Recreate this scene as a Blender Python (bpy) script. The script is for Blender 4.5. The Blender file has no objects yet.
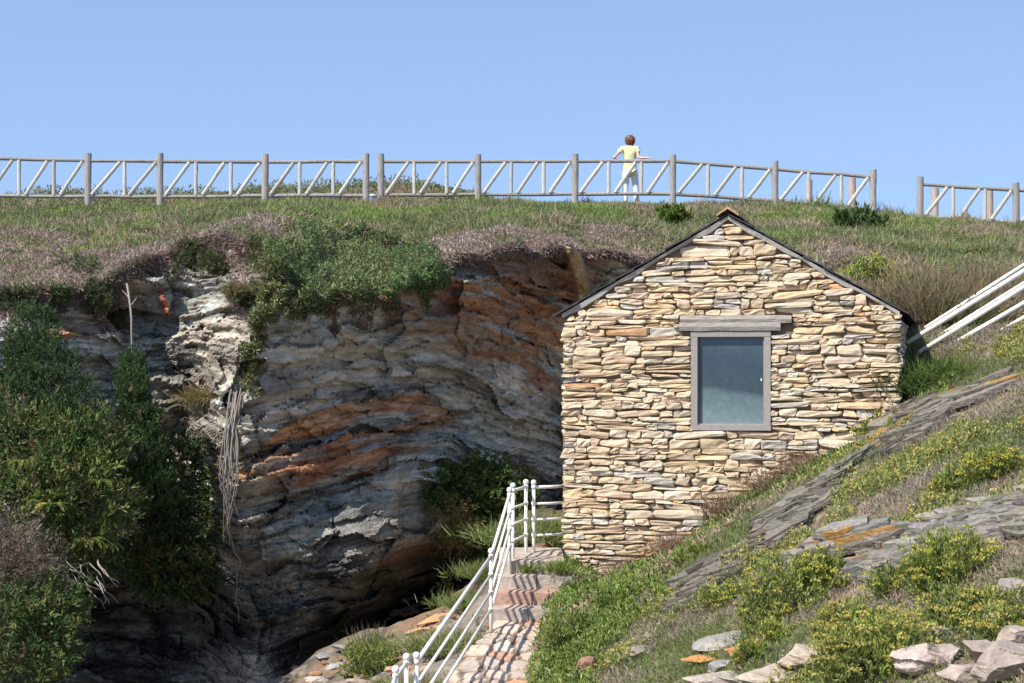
import bpy, math, random
import numpy as np
from mathutils import Vector, Matrix
R = np.random.default_rng(11)
random.seed(11)
SC = bpy.context.scene
COL = SC.collection

# ------------------------------------------------------------------ basics
F, CX, HZ = 2048.0, 512.0, 380.0          # focal length (px), centre column, eye-level row

def at(px, py, Y):
    return np.array([(px - CX) * Y / F, Y, (HZ - py) * Y / F])

def sstep(a, b, x):
    t = np.clip((x - a) / (b - a), 0, 1)
    return t * t * (3 - 2 * t)

def _hash(ix, iy, iz, seed):
    n = (ix.astype(np.int64) * 374761393 + iy.astype(np.int64) * 668265263 +
         iz.astype(np.int64) * 1274126177 + seed * 974711 + 12345) & 0xFFFFFFFF
    n = ((n ^ (n >> 13)) * 1103515245) & 0xFFFFFFFF
    n = ((n ^ (n >> 16)) * 2246822519) & 0xFFFFFFFF
    return ((n ^ (n >> 15)) & 0xFFFFFF) / float(0xFFFFFF)

def noise(x, y, z=0.0, seed=0):
    x, y, z = np.broadcast_arrays(np.asarray(x, float), np.asarray(y, float), np.asarray(z, float))
    ix, iy, iz = np.floor(x), np.floor(y), np.floor(z)
    fx, fy, fz = x - ix, y - iy, z - iz
    fx = fx * fx * (3 - 2 * fx); fy = fy * fy * (3 - 2 * fy); fz = fz * fz * (3 - 2 * fz)
    r = 0
    for dx in (0, 1):
        wx = fx if dx else 1 - fx
        for dy in (0, 1):
            wy = fy if dy else 1 - fy
            for dz in (0, 1):
                wz = fz if dz else 1 - fz
                r = r + wx * wy * wz * _hash(ix + dx, iy + dy, iz + dz, seed)
    return r * 2 - 1

def fbm(x, y, z=0.0, o=4, seed=0, g=0.5):
    a, s, r = 1.0, 1.0, 0
    for i in range(o):
        r = r + a * noise(np.asarray(x) * s, np.asarray(y) * s, np.asarray(z) * s, seed + i * 17)
        a *= g; s *= 2.03
    return r

class TPS:
    def __init__(self, pts, vals, sm=0.0):
        self.p = np.asarray(pts, float); n = len(self.p)
        K = self._k(self.p, self.p) + sm * np.eye(n)
        Pm = np.hstack([np.ones((n, 1)), self.p])
        A = np.zeros((n + 3, n + 3)); A[:n, :n] = K; A[:n, n:] = Pm; A[n:, :n] = Pm.T
        self.w = np.linalg.solve(A, np.concatenate([vals, np.zeros(3)]))
    def _k(self, a, b):
        d2 = ((a[:, None, :] - b[None, :, :]) ** 2).sum(-1)
        return 0.5 * d2 * np.log(d2 + 1e-9)
    def __call__(self, x, y):
        x, y = np.broadcast_arrays(np.asarray(x, float), np.asarray(y, float))
        q = np.stack([x.ravel(), y.ravel()], 1); out = np.empty(len(q))
        for i in range(0, len(q), 20000):
            s = q[i:i + 20000]
            out[i:i + 20000] = self._k(s, self.p) @ self.w[:-3] + self.w[-3] + s @ self.w[-2:]
        return out.reshape(x.shape)

def in_poly(px, py, poly):
    c = np.zeros(np.shape(px), bool); n = len(poly)
    for i in range(n):
        x0, y0 = poly[i]; x1, y1 = poly[i - 1]
        k = ((y0 > py) != (y1 > py)) & (px < (x1 - x0) * (py - y0) / ((y1 - y0) + 1e-12) + x0)
        c ^= k
    return c

def link(o, parent=None):
    COL.objects.link(o)
    if parent is not None:
        o.parent = parent
    return o

def tag(o, label=None, cat=None, group=None, kind=None):
    if label: o['label'] = label
    if cat: o['category'] = cat
    if group: o['group'] = group
    if kind: o['kind'] = kind
    return o

def empty(name, loc, label, cat, group=None, rz=0.0):
    o = bpy.data.objects.new(name, None); o.empty_display_size = 0.2
    o.location = Vector(loc); o.rotation_euler = (0, 0, rz)
    COL.objects.link(o)
    return tag(o, label, cat, group)

def mesh_np(name, V, Q, mat, parent=None, C=None, smooth=False, T=None, loc=None):
    """V (n,3), Q (m,4) quads and/or T (k,3) triangles, C (n,3) colours."""
    V = np.asarray(V, np.float32)
    if loc is not None:
        V = V - np.asarray(loc, np.float32)
    me = bpy.data.meshes.new(name)
    nq = 0 if Q is None else len(Q); nt = 0 if T is None else len(T)
    idx = []
    if nq: idx.append(np.asarray(Q, np.int32).ravel())
    if nt: idx.append(np.asarray(T, np.int32).ravel())
    idx = np.concatenate(idx)
    me.vertices.add(len(V)); me.vertices.foreach_set('co', V.ravel())
    me.loops.add(len(idx)); me.loops.foreach_set('vertex_index', idx)
    st = np.concatenate([np.arange(nq) * 4, nq * 4 + np.arange(nt) * 3]).astype(np.int32)
    me.polygons.add(nq + nt); me.polygons.foreach_set('loop_start', st)
    me.polygons.foreach_set('use_smooth', np.full(nq + nt, smooth, bool))
    if C is not None:
        a = me.attributes.new('Col', 'FLOAT_COLOR', 'POINT')
        c4 = np.ones((len(V), 4), np.float32); c4[:, :3] = np.clip(C, 0.002, 1)
        a.data.foreach_set('color', c4.ravel())
    me.update(calc_edges=True); me.validate()
    me.materials.append(mat)
    o = bpy.data.objects.new(name, me)
    if loc is not None:
        o.location = Vector([float(v) for v in loc])
    return link(o, parent)

class MB:
    """collects pieces into one mesh"""
    def __init__(self): self.V = []; self.Q = []; self.T = []; self.C = []; self.n = 0
    def add(self, V, Q=None, T=None, C=None):
        V = np.asarray(V, float)
        if Q is not None and len(Q): self.Q.append(np.asarray(Q) + self.n)
        if T is not None and len(T): self.T.append(np.asarray(T) + self.n)
        if C is None: C = (0.5, 0.5, 0.5)
        C = np.broadcast_to(np.asarray(C, float), V.shape)
        self.V.append(V); self.C.append(C); self.n += len(V)
    def box(self, c, s, rot=None, C=None, jit=0.0):
        x, y, z = [v / 2 for v in s]
        V = np.array([[-x,-y,-z],[x,-y,-z],[x,y,-z],[-x,y,-z],[-x,-y,z],[x,-y,z],[x,y,z],[-x,y,z]])
        if jit: V = V + R.uniform(-jit, jit, V.shape)
        if rot is not None: V = V @ np.array(rot).T
        self.add(V + np.asarray(c), [[0,3,2,1],[4,5,6,7],[0,1,5,4],[1,2,6,5],[2,3,7,6],[3,0,4,7]], C=C)
    def tube(self, pts, rad, n=10, C=None, cap=True):
        pts = np.asarray(pts, float); m = len(pts)
        rad = np.broadcast_to(np.asarray(rad, float), (m,))
        ref = np.array([0.31, 0.87, 0.38]); V = []
        for i in range(m):
            d = pts[min(i + 1, m - 1)] - pts[max(i - 1, 0)]; d = d / (np.linalg.norm(d) + 1e-9)
            a = np.cross(d, ref); a /= np.linalg.norm(a) + 1e-9; b = np.cross(d, a)
            t = np.arange(n) * 2 * np.pi / n
            V.append(pts[i] + rad[i] * (np.cos(t)[:, None] * a + np.sin(t)[:, None] * b))
        V = np.concatenate(V); Q = []
        for i in range(m - 1):
            for k in range(n):
                k2 = (k + 1) % n
                Q.append([i*n + k, i*n + k2, (i+1)*n + k2, (i+1)*n + k])
        T = []
        if cap:
            V = np.vstack([V, pts[0], pts[-1]]); e = len(V)
            for k in range(n):
                k2 = (k + 1) % n
                T.append([k2, k, e - 2]); T.append([(m-1)*n + k, (m-1)*n + k2, e - 1])
        self.add(V, Q, T, C)
    def build(self, name, mat, parent=None, smooth=False, loc=None):
        Q = np.concatenate(self.Q) if self.Q else None
        T = np.concatenate(self.T) if self.T else None
        return mesh_np(name, np.concatenate(self.V), Q, mat, parent, np.concatenate(self.C), smooth, T, loc)

# ------------------------------------------------------------------ materials
def nodes(name):
    m = bpy.data.materials.new(name); m.use_nodes = True
    nt = m.node_tree; b = nt.nodes['Principled BSDF']
    return m, nt, b

def col_mat(name, rough=0.85, nscale=30.0, namp=0.35, bump=0.3, bdist=0.02, spec=0.3, stretch=(1, 1, 1), detail=5):
    """vertex colour times procedural noise, with bump"""
    m, nt, b = nodes(name); N, L = nt.nodes, nt.links
    at_ = N.new('ShaderNodeAttribute'); at_.attribute_name = 'Col'
    tc = N.new('ShaderNodeTexCoord'); mp = N.new('ShaderNodeMapping'); mp.inputs['Scale'].default_value = stretch
    L.new(tc.outputs['Object'], mp.inputs['Vector'])
    no = N.new('ShaderNodeTexNoise'); no.inputs['Scale'].default_value = nscale; no.inputs['Detail'].default_value = detail
    no.inputs['Roughness'].default_value = 0.65
    L.new(mp.outputs[0], no.inputs['Vector'])
    mr = N.new('ShaderNodeMapRange'); mr.inputs['From Min'].default_value = 0.25; mr.inputs['From Max'].default_value = 0.75
    mr.inputs['To Min'].default_value = 1 - namp; mr.inputs['To Max'].default_value = 1 + namp
    L.new(no.outputs['Fac'], mr.inputs['Value'])
    mx = N.new('ShaderNodeVectorMath'); mx.operation = 'SCALE'
    L.new(at_.outputs['Color'], mx.inputs[0]); L.new(mr.outputs[0], mx.inputs['Scale'])
    L.new(mx.outputs[0], b.inputs['Base Color'])
    b.inputs['Roughness'].default_value = rough; b.inputs['Specular IOR Level'].default_value = spec
    if bump:
        bp = N.new('ShaderNodeBump'); bp.inputs['Strength'].default_value = bump; bp.inputs['Distance'].default_value = bdist
        L.new(no.outputs['Fac'], bp.inputs['Height']); L.new(bp.outputs[0], b.inputs['Normal'])
    return m

def leaf_mat(name, trans=0.3, rough=0.55):
    m, nt, b = nodes(name); N, L = nt.nodes, nt.links
    at_ = N.new('ShaderNodeAttribute'); at_.attribute_name = 'Col'
    L.new(at_.outputs['Color'], b.inputs['Base Color'])
    b.inputs['Roughness'].default_value = rough; b.inputs['Specular IOR Level'].default_value = 0.3
    tr = N.new('ShaderNodeBsdfTranslucent'); L.new(at_.outputs['Color'], tr.inputs['Color'])
    mx = N.new('ShaderNodeMixShader'); mx.inputs[0].default_value = trans
    L.new(b.outputs[0], mx.inputs[1]); L.new(tr.outputs[0], mx.inputs[2])
    L.new(mx.outputs[0], N['Material Output'].inputs['Surface'])
    return m

M_rock = col_mat('layered rock', 0.9, 9.0, 0.4, 0.75, 0.05, 0.25, (0.5, 0.7, 2.2), 9)
M_slab = col_mat('weathered slab', 0.9, 14.0, 0.35, 0.6, 0.03, 0.2, (1, 1, 1.6), 8)
M_wall = col_mat('dry stone', 0.92, 22.0, 0.28, 0.55, 0.015, 0.2, (0.7, 0.7, 1.6), 7)
M_core = col_mat('dark joints', 0.95, 20.0, 0.3, 0.5, 0.02, 0.1)
M_mortar = col_mat('grey mortar', 0.95, 40.0, 0.25, 0.6, 0.01, 0.2)
M_wood = col_mat('weathered timber', 0.9, 12.0, 0.35, 0.5, 0.01, 0.15, (3, 3, 0.6))
M_beam = col_mat('old beam', 0.92, 10.0, 0.4, 0.7, 0.012, 0.15, (0.5, 3, 6))
M_frame = col_mat('faded painted frame', 0.8, 25.0, 0.15, 0.25, 0.004, 0.2)
M_paint = col_mat('white painted metal', 0.5, 14.0, 0.16, 0.15, 0.003, 0.4)
M_slate = col_mat('dark slate', 0.75, 15.0, 0.3, 0.4, 0.01, 0.25)
M_soil = col_mat('soil', 0.97, 5.0, 0.4, 0.6, 0.04, 0.05, detail=8)
M_leaf = leaf_mat('leaves')
M_fleshy = leaf_mat('fleshy leaves', 0.2, 0.45)
M_grass = leaf_mat('grass blades', 0.35, 0.6)
M_twig = col_mat('bark', 0.9, 30.0, 0.3, 0.3, 0.01, 0.1)
M_skin = col_mat('skin', 0.6, 30, 0.05, 0, 0, 0.3)
M_cloth = col_mat('cloth', 0.9, 20, 0.08, 0.2, 0.01, 0.1)
M_hair = col_mat('hair', 0.6, 60, 0.35, 0.5, 0.01, 0.3)

# ------------------------------------------------------------------ terrain
LIP = np.array([(-430,345,28.0),(-260,335,28.3),(0,308,29.3),(60,298,29.6),(100,284,30),(150,260,30.5),(200,243,30.6),(240,244,30.0),
  (270,262,29.7),(320,300,29.9),(400,284,30.8),(445,262,31.5),(500,250,32.3),(560,246,33.1),(600,254,33.5),(640,262,33.8),
  (700,272,33.5),(760,290,32),(830,312,30),(900,330,28),(1024,332,28),(1600,332,28)], float)
_lx = np.concatenate([LIP[:1, 0], np.arange(-400, 765, 7.0), LIP[-4:, 0]])
_ly = np.interp(_lx, LIP[:, 0], LIP[:, 1]); _ld = np.interp(_lx, LIP[:, 0], LIP[:, 2]); _w = sstep(-420, -380, _lx) * sstep(760, 700, _lx)
LIP = np.stack([_lx, _ly + _w * 7.0 * fbm(_lx * .035, 0, 0, 4, 21), _ld + _w * .16 * fbm(_lx * .03, 5, 0, 3, 22)], 1)
LX = (LIP[:,0] - CX) * LIP[:,2] / F; LY = LIP[:,2]; LZ = (HZ - LIP[:,1]) * LIP[:,2] / F
FEN = np.array([(-300,204),(0,205),(88,207),(265,208),(478,207),(673,205),(775,204),(873,212),(920,218),(1016,229),(1200,240),(1600,262)], float)
YF = 45.0
FX = (FEN[:,0] - CX) * YF / F; FZ = (HZ - FEN[:,1]) * YF / F

def lipY(X): return np.interp(X, LX, LY)

def path_z(Y):
    Y = np.asarray(Y, float)
    return np.where(Y > 24.8, -2.18, np.where(Y > 23.9, -2.82 + 0.16 * np.ceil((Y - 23.9) / 0.3), -2.82 - 0.13 * (23.9 - Y)))
def path_l(Y): return np.interp(Y, [12, 17, 21.3, 23.9, 24.8, 26], [-2.4, -1.5, -0.74, -0.2, -0.1, -0.05])
def path_r(Y): return np.interp(Y, [12, 17, 21.3, 23.9, 24.8, 26], [-1.45, -0.6, 0.14, 0.36, 0.6, 0.72])

fl = [at(*a) for a in [(500,590,26.5),(450,612,28),(400,632,29),(350,642,30),(330,655,29.5),(400,683,26.5),(330,683,27.5),(280,690,29),
      (470,604,29.5),(545,545,26.6),(545,505,28.5),(520,520,28.8),(470,640,25.0)]]
fl += [np.array(a) for a in [(-4,22,-5.2),(-6,28,-5.4),(-1.3,20.5,-3.75),(-2,18,-4.4),(-.75,22.5,-3.2),(-.5,24.5,-2.85),(0.3,26.6,-2.25),
      (0.9,28,-1.95),(.9,34,-2.0),(-1,34,-4.0),(-1,30.6,-3.95),(-1.8,31,-4.3),(-2.6,31.5,-4.6),(-.3,30.6,-3.7),(.3,31,-3.3),(-1,32,-4.2),(-3.2,33,-4.8),(-6,34,-5.4),(.2,21,-3.3),(0.3,24,-2.9),(.5,25.5,-2.4),(-7,20,-5.8)]]
fl = np.array(fl)
_ft = TPS(fl[:, :2], fl[:, 2], 0.02)
_gx, _gy = np.arange(-9, 3, 0.1), np.arange(14, 37, 0.1)
_fg = _ft(*np.meshgrid(_gx, _gy))
def floor_z(X, Y):
    u = np.clip((np.asarray(X, float) + 9) / 0.1, 0, len(_gx) - 1.001); v = np.clip((np.asarray(Y, float) - 14) / 0.1, 0, len(_gy) - 1.001)
    i, j = u.astype(int), v.astype(int); u, v = u - i, v - j
    return (_fg[j, i] * (1 - u) + _fg[j, i + 1] * u) * (1 - v) + (_fg[j + 1, i] * (1 - u) + _fg[j + 1, i + 1] * u) * v

def top_z(X, Y):
    ly = lipY(X); lz = np.interp(X, LX, LZ); fz = np.interp(X, FX, FZ)
    t = (Y - ly) / (YF - ly)
    z = lz + (fz - lz) * np.where(t < 0, t * 0.4, np.minimum(t, 1))
    z = z + 0.10 * np.sin(np.clip(t, 0, 1) * np.pi)
    b = np.maximum(Y - YF, 0)
    z = z - 0.13 * b - 0.002 * b * b
    z = z + 2.0 * np.exp(-((X + 5.0) / 3.4) ** 2 / 2 - ((Y - 54) / 3.0) ** 2 / 2)
    z = z + 1.75 * np.exp(-((X + 12.5) / 4.0) ** 2 / 2 - ((Y - 54) / 3.0) ** 2 / 2)
    z = z + 1.15 * np.exp(-((X + 0.5) / 2.5) ** 2 / 2 - ((Y - 53) / 3.0) ** 2 / 2)
    return z

def H(X, Y):
    X = np.asarray(X, float); Y = np.asarray(Y, float)
    Xc = np.clip(X, -9, 13); Yc = np.clip(Y, 4, 70)
    Xe = np.minimum(Xc, .27 * Yc + .3); Xe = Xe + .15 * (Xc - Xe)
    pl = -5.02 + 0.505 * Xe + 0.09 * Yc
    pl = pl + 0.10 * fbm(X * 0.5, Y * 0.5, 3.3, 3, 5) + 0.03 * fbm(X * 2.2, Y * 2.2, 1.3, 3, 6)
    pl = pl - (0.26 + .36 * np.exp(-((X - 1.75) / .85) ** 2)) * np.exp(-((Y - 25.4) / 1.6) ** 2) * sstep(.6, 1.2, X) * sstep(5.2, 4.2, X)
    # the path bench and the gully left of it
    pz = path_z(Yc); L, Rr = path_l(Yc), path_r(Yc)
    w = sstep(Rr + 0.28, Rr, Xc)
    low = pl * (1 - w) + np.minimum(pl, pz - 0.08) * w
    gul = np.maximum(floor_z(np.clip(Xc, -7, 1.5), np.clip(Yc, 17, 34)) - 0.35, -6.5)
    gul = np.minimum(gul, pz - 0.3)
    w2 = sstep(L + 0.05, L - 0.25, Xc) * sstep(27.5, 26, Yc) + sstep(0.7, 0.2, Xc) * sstep(26, 27.5, Yc)
    low = low * (1 - w2) + gul * w2
    tp = top_z(Xc, Yc) + 0.10 * fbm(X * 0.45, Y * 0.45, 9.1, 3, 8)
    bl = pl + (tp - pl) * sstep(25.0, 29.5, Y)
    st = np.where(Y > lipY(X), tp, low)
    s = sstep(3.9, 5.4, X)
    z = st * (1 - s) + bl * s
    return z + (-16 - z) * sstep(62, 100, Y)

def hit(px, py, y0=11.0, y1=60.0, n=130):
    px = np.atleast_1d(np.asarray(px, float)); py = np.atleast_1d(np.asarray(py, float))
    ys = np.linspace(y0, y1, n); k = np.full(len(px), n - 1); todo = np.arange(len(px))
    for i in range(1, n):
        Y = ys[i]; h = H((px[todo] - CX) * Y / F, np.full(len(todo), Y)) >= (HZ - py[todo]) * Y / F
        k[todo[h]] = i; todo = todo[~h]
        if not len(todo): break
    lo, hi = ys[k - 1].copy(), ys[k].copy()
    for _ in range(7):
        m = (lo + hi) / 2; h = H((px - CX) * m / F, m) >= (HZ - py) * m / F
        hi = np.where(h, m, hi); lo = np.where(h, lo, m)
    return np.stack([(px - CX) * hi / F, hi, (HZ - py) * hi / F], 1)

def proj(P):
    return CX + F * P[:, 0] / P[:, 1], HZ - F * P[:, 2] / P[:, 1]

def grid_quads(nx, ny):
    i = np.arange(nx - 1)[None, :] + nx * np.arange(ny - 1)[:, None]
    return np.stack([i, i + 1, i + 1 + nx, i + nx], -1).reshape(-1, 4)

def build_ground():
    xs = np.concatenate([np.array([-600,-300,-150,-80,-50,-35,-25,-20]), np.arange(-17, 16, 0.13), np.array([17,20,25,35,50,80,150,300,600])])
    ys = np.concatenate([np.array([-400,-150,-60,-30,-15,-5,0,4,7]), np.arange(9, 62, 0.13), np.array([63,66,70,76,84,92,100,120,200])])
    X, Y = np.meshgrid(xs, ys); Z = H(X, Y)
    V = np.stack([X, Y, Z], -1).reshape(-1, 3)
    Q = grid_quads(len(xs), len(ys))
    top = (Y > lipY(X)).ravel()
    st = top[Q].any(1) & ~top[Q].all(1) & (V[Q, 0].min(1) < 4.3) & (V[Q, 0].min(1) > -12.3)
    Q = Q[~st]
    n1 = fbm(X * 0.8, Y * 0.8, 0, 4, 31); n2 = fbm(X * 4, Y * 4, 0, 3, 32)
    C = np.array([0.20, 0.155, 0.11]) * (1 + 0.35 * n2[..., None]) + 0.03 * n1[..., None] * np.array([1, .6, .5])
    o = mesh_np('ground', V, Q, M_soil, None, C.reshape(-1, 3), True)
    tag(o, 'grassy clifftop and rocky hillside ground sheet', 'ground', kind='structure')

# ------------------------------------------------------------------ cliff
CP = [(-400,340,28.2),(-400,500,28.3),(-400,760,28.4),(-240,335,28.5),(-240,500,28.6),(-240,760,28.2),(-80,330,28.8),(-80,500,28.5),(-80,760,28),(60,300,29.6),(60,450,29.3),(60,590,31),(60,660,33),(60,760,33.5),
 (130,266,30.2),(130,320,30.7),(130,420,30.5),(130,550,31.4),(130,610,32.6),(130,680,33.6),(130,760,34),
 (200,243,30.6),(200,320,30.4),(200,400,30.1),(200,480,30.5),(200,580,31.3),(200,660,32.6),(200,760,33),
 (246,244,30.0),(246,320,29.5),(246,390,29.35),(246,450,29.3),(248,520,29.9),(248,600,31),(248,683,31.6),(248,760,32),
 (320,300,29.8),(320,350,30.45),(320,440,30.8),(320,500,30.5),(320,580,30.3),(320,622,30.9),(320,650,32.6),(320,760,32.8),
 (400,284,30.7),(400,340,31.5),(400,440,32.0),(400,500,31.5),(400,550,31.0),(400,572,31.3),(400,594,34.2),(360,598,30.9),(360,618,33.2),(400,760,34),
 (450,262,31.4),(450,340,32.4),(450,440,32.8),(450,500,32.5),(450,530,32.3),(450,552,33.2),(450,575,35),(450,640,35.5),(480,540,34),(480,580,35.2),
 (500,250,32.2),(500,300,33.1),(500,380,33.4),(500,440,33.5),(500,500,33.6),(500,560,34),(500,640,34.4),
 (560,246,33.0),(560,300,34.0),(560,400,34.3),(560,520,34.3),(560,640,34.5),
 (640,262,33.7),(640,340,34.6),(640,440,34.8),(640,640,35),(790,300,32),(790,440,34),(790,640,34.4)]
CP = np.array(CP, float)
cliff_tps = TPS(CP[:, :2] / 100.0, CP[:, 2], 0.003)
def lip_row(px): return np.interp(px, LIP[:, 0], LIP[:, 1])

def bed_coord(X, Z):
    wx = 0.16 * fbm(X * 0.45, Z * 0.7, 2.2, 3, 41)
    q = np.sqrt((X + 1.5) ** 2 + 0.3)
    k = 0.22 * sstep(1.0, -0.6, Z) * sstep(-5.0, -3.8, X)
    return Z + k * np.minimum(q, 3) + 0.20 * np.clip(X + 1.0, 0, 3) + wx

def beds(b, X, h, fx, seed, wob):
    b2 = b + wob * h * fbm(X * 2.1, b * 1.2, 0.7, 3, seed + 3)
    k = np.floor(b2 / h); f = b2 / h - k
    return noise(X * fx + 13 * _hash(k, k * 0, k * 0, seed), k * 7.31 + .5, 0.5, seed), f, k

def blocks(b, X, h, w, seed, wob=0.25):
    b2 = b + wob * h * fbm(X * 1.3, b * 2.5, 0.7, 2, seed + 3)
    k = np.floor(b2 / h); f = b2 / h - k
    ro = _hash(k, k * 0, k * 0, seed)
    x2 = X + 7 * _hash(k, k * 0 + 5, k * 0, seed) + wob * w * 0.6 * fbm(X * 1.7, b * 3.1, 5.1, 2, seed + 4)
    wk = w * (0.5 + 1.2 * _hash(k, k * 0 + 9, k * 0, seed))
    j = np.floor(x2 / wk); fj = x2 / wk - j
    rj = _hash(k, j, k * 0, seed + 1)
    edge = np.minimum(np.minimum(f, 1 - f) * h, np.minimum(fj, 1 - fj) * wk)
    return ro, rj, f, edge

def facets(x, y, seed, slope):
    best = np.full(np.shape(x), 99.0); out = np.zeros(np.shape(x)); cid = np.zeros(np.shape(x)); sec = best.copy()
    for dx in (-1, 0, 1):
        for dy in (-1, 0, 1):
            ix, iy = np.floor(x) + dx, np.floor(y) + dy; z0 = ix * 0
            ox, oy = ix + _hash(ix, iy, z0, seed), iy + _hash(ix, iy, z0 + 1, seed)
            d = np.hypot(x - ox, y - oy)
            h = (_hash(ix, iy, z0 + 2, seed) - .5) + slope * ((_hash(ix, iy, z0 + 3, seed) - .5) * (x - ox) + (_hash(ix, iy, z0 + 4, seed) - .5) * (y - oy))
            nb = d < best; sec = np.where(nb, best, np.minimum(sec, d)); best = np.where(nb, d, best)
            out = np.where(nb, h, out); cid = np.where(nb, _hash(ix, iy, z0 + 5, seed), cid)
    return out, cid, sec - best

def cliff_disp(px, py, Y):
    X = (px - CX) * Y / F; Z = (HZ - py) * Y / F
    b = bed_coord(X, Z)
    r1, j1, f1, e1 = blocks(b, X, 0.52, 1.3, 101, .6)
    r2, j2, f2, e2 = blocks(b, X, 0.19, 0.55, 202, 0.6)
    r3, j3, f3, e3 = blocks(b, X, 0.075, 0.22, 303, 0.8)
    wx, wz = X + .15 * fbm(X * 2, Z * 2, 1, 2, 51), b + .08 * fbm(X * 3, Z * 3, 2, 2, 52)
    fa, ca, ga = facets(wx / 1.0, wz / 0.55, 11, 1.5)
    fb_, cb, gb = facets(wx / 0.42 + 3, wz / 0.13, 12, 1.4)
    m = sstep(-.35, .45, fbm(X * 0.55, Z * 0.75, 4.4, 3, 55))
    p0, g0, k0 = beds(b, X, 0.78, .35, 60, .25); p1, g1, k1 = beds(b, X, 0.34, .5, 61, .35); p2, g2, k2 = beds(b, X, 0.115, .9, 62, .4); p3, g3, k3 = beds(b, X, 0.042, 1.5, 63, .5)
    mm = .06 + .62 * sstep(-.3, .3, fbm(X * .8, Z * 1.1, 12.2, 3, 56))
    d = 0.36 * p0 + 0.10 * g0 + 0.24 * p1 + 0.08 * (g1 - .5) + mm * (0.17 * p2 + .035 * (g2 - .5) + 0.07 * p3)
    d = d + 0.46 * fa + 0.16 * fb_ * (1.2 - .5 * m) + m * (0.14 * (j2 - .5) + 0.07 * (j3 - .5)) + .16 * (j1 - .5)
    d = d + 0.16 * fbm(X * 0.7, Z * 0.8, 7.7, 3, 61) + 0.022 * fbm(X * 8, Z * 14, 1.7, 4, 62, .6)
    crack = m * (0.02 * np.exp(-e2 / 0.010)) + .012 * np.exp(-ga / .03)
    cf = ca; ca = .5 + .5 * p2 * (.35 + mm * .65); cb = .5 + .5 * p3 * mm
    fade = 0.15 + 0.85 * sstep(-2, 34, py - lip_row(px))
    return (d - crack) * fade + 0.05, b, (r1, j1, r2, j2, r3, j3, e1, e2, m, ca, cb, cf)

def cliff_pt(px, py, off=0.0):
    px = np.asarray(px, float); py = np.asarray(py, float)
    Y = cliff_tps(px / 100, py / 100); d, _, _ = cliff_disp(px, py, Y); Y = Y - d - off
    return np.stack([(px - CX) * Y / F, Y, (HZ - py) * Y / F], -1)

def seg_d(px, py, pts):
    r = np.full(np.shape(px), 1e9)
    for (x0, y0), (x1, y1) in zip(pts[:-1], pts[1:]):
        dx, dy = x1 - x0, y1 - y0; t = np.clip(((px - x0) * dx + (py - y0) * dy) / (dx * dx + dy * dy), 0, 1)
        r = np.minimum(r, np.hypot(px - x0 - t * dx, py - y0 - t * dy))
    return r

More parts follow.
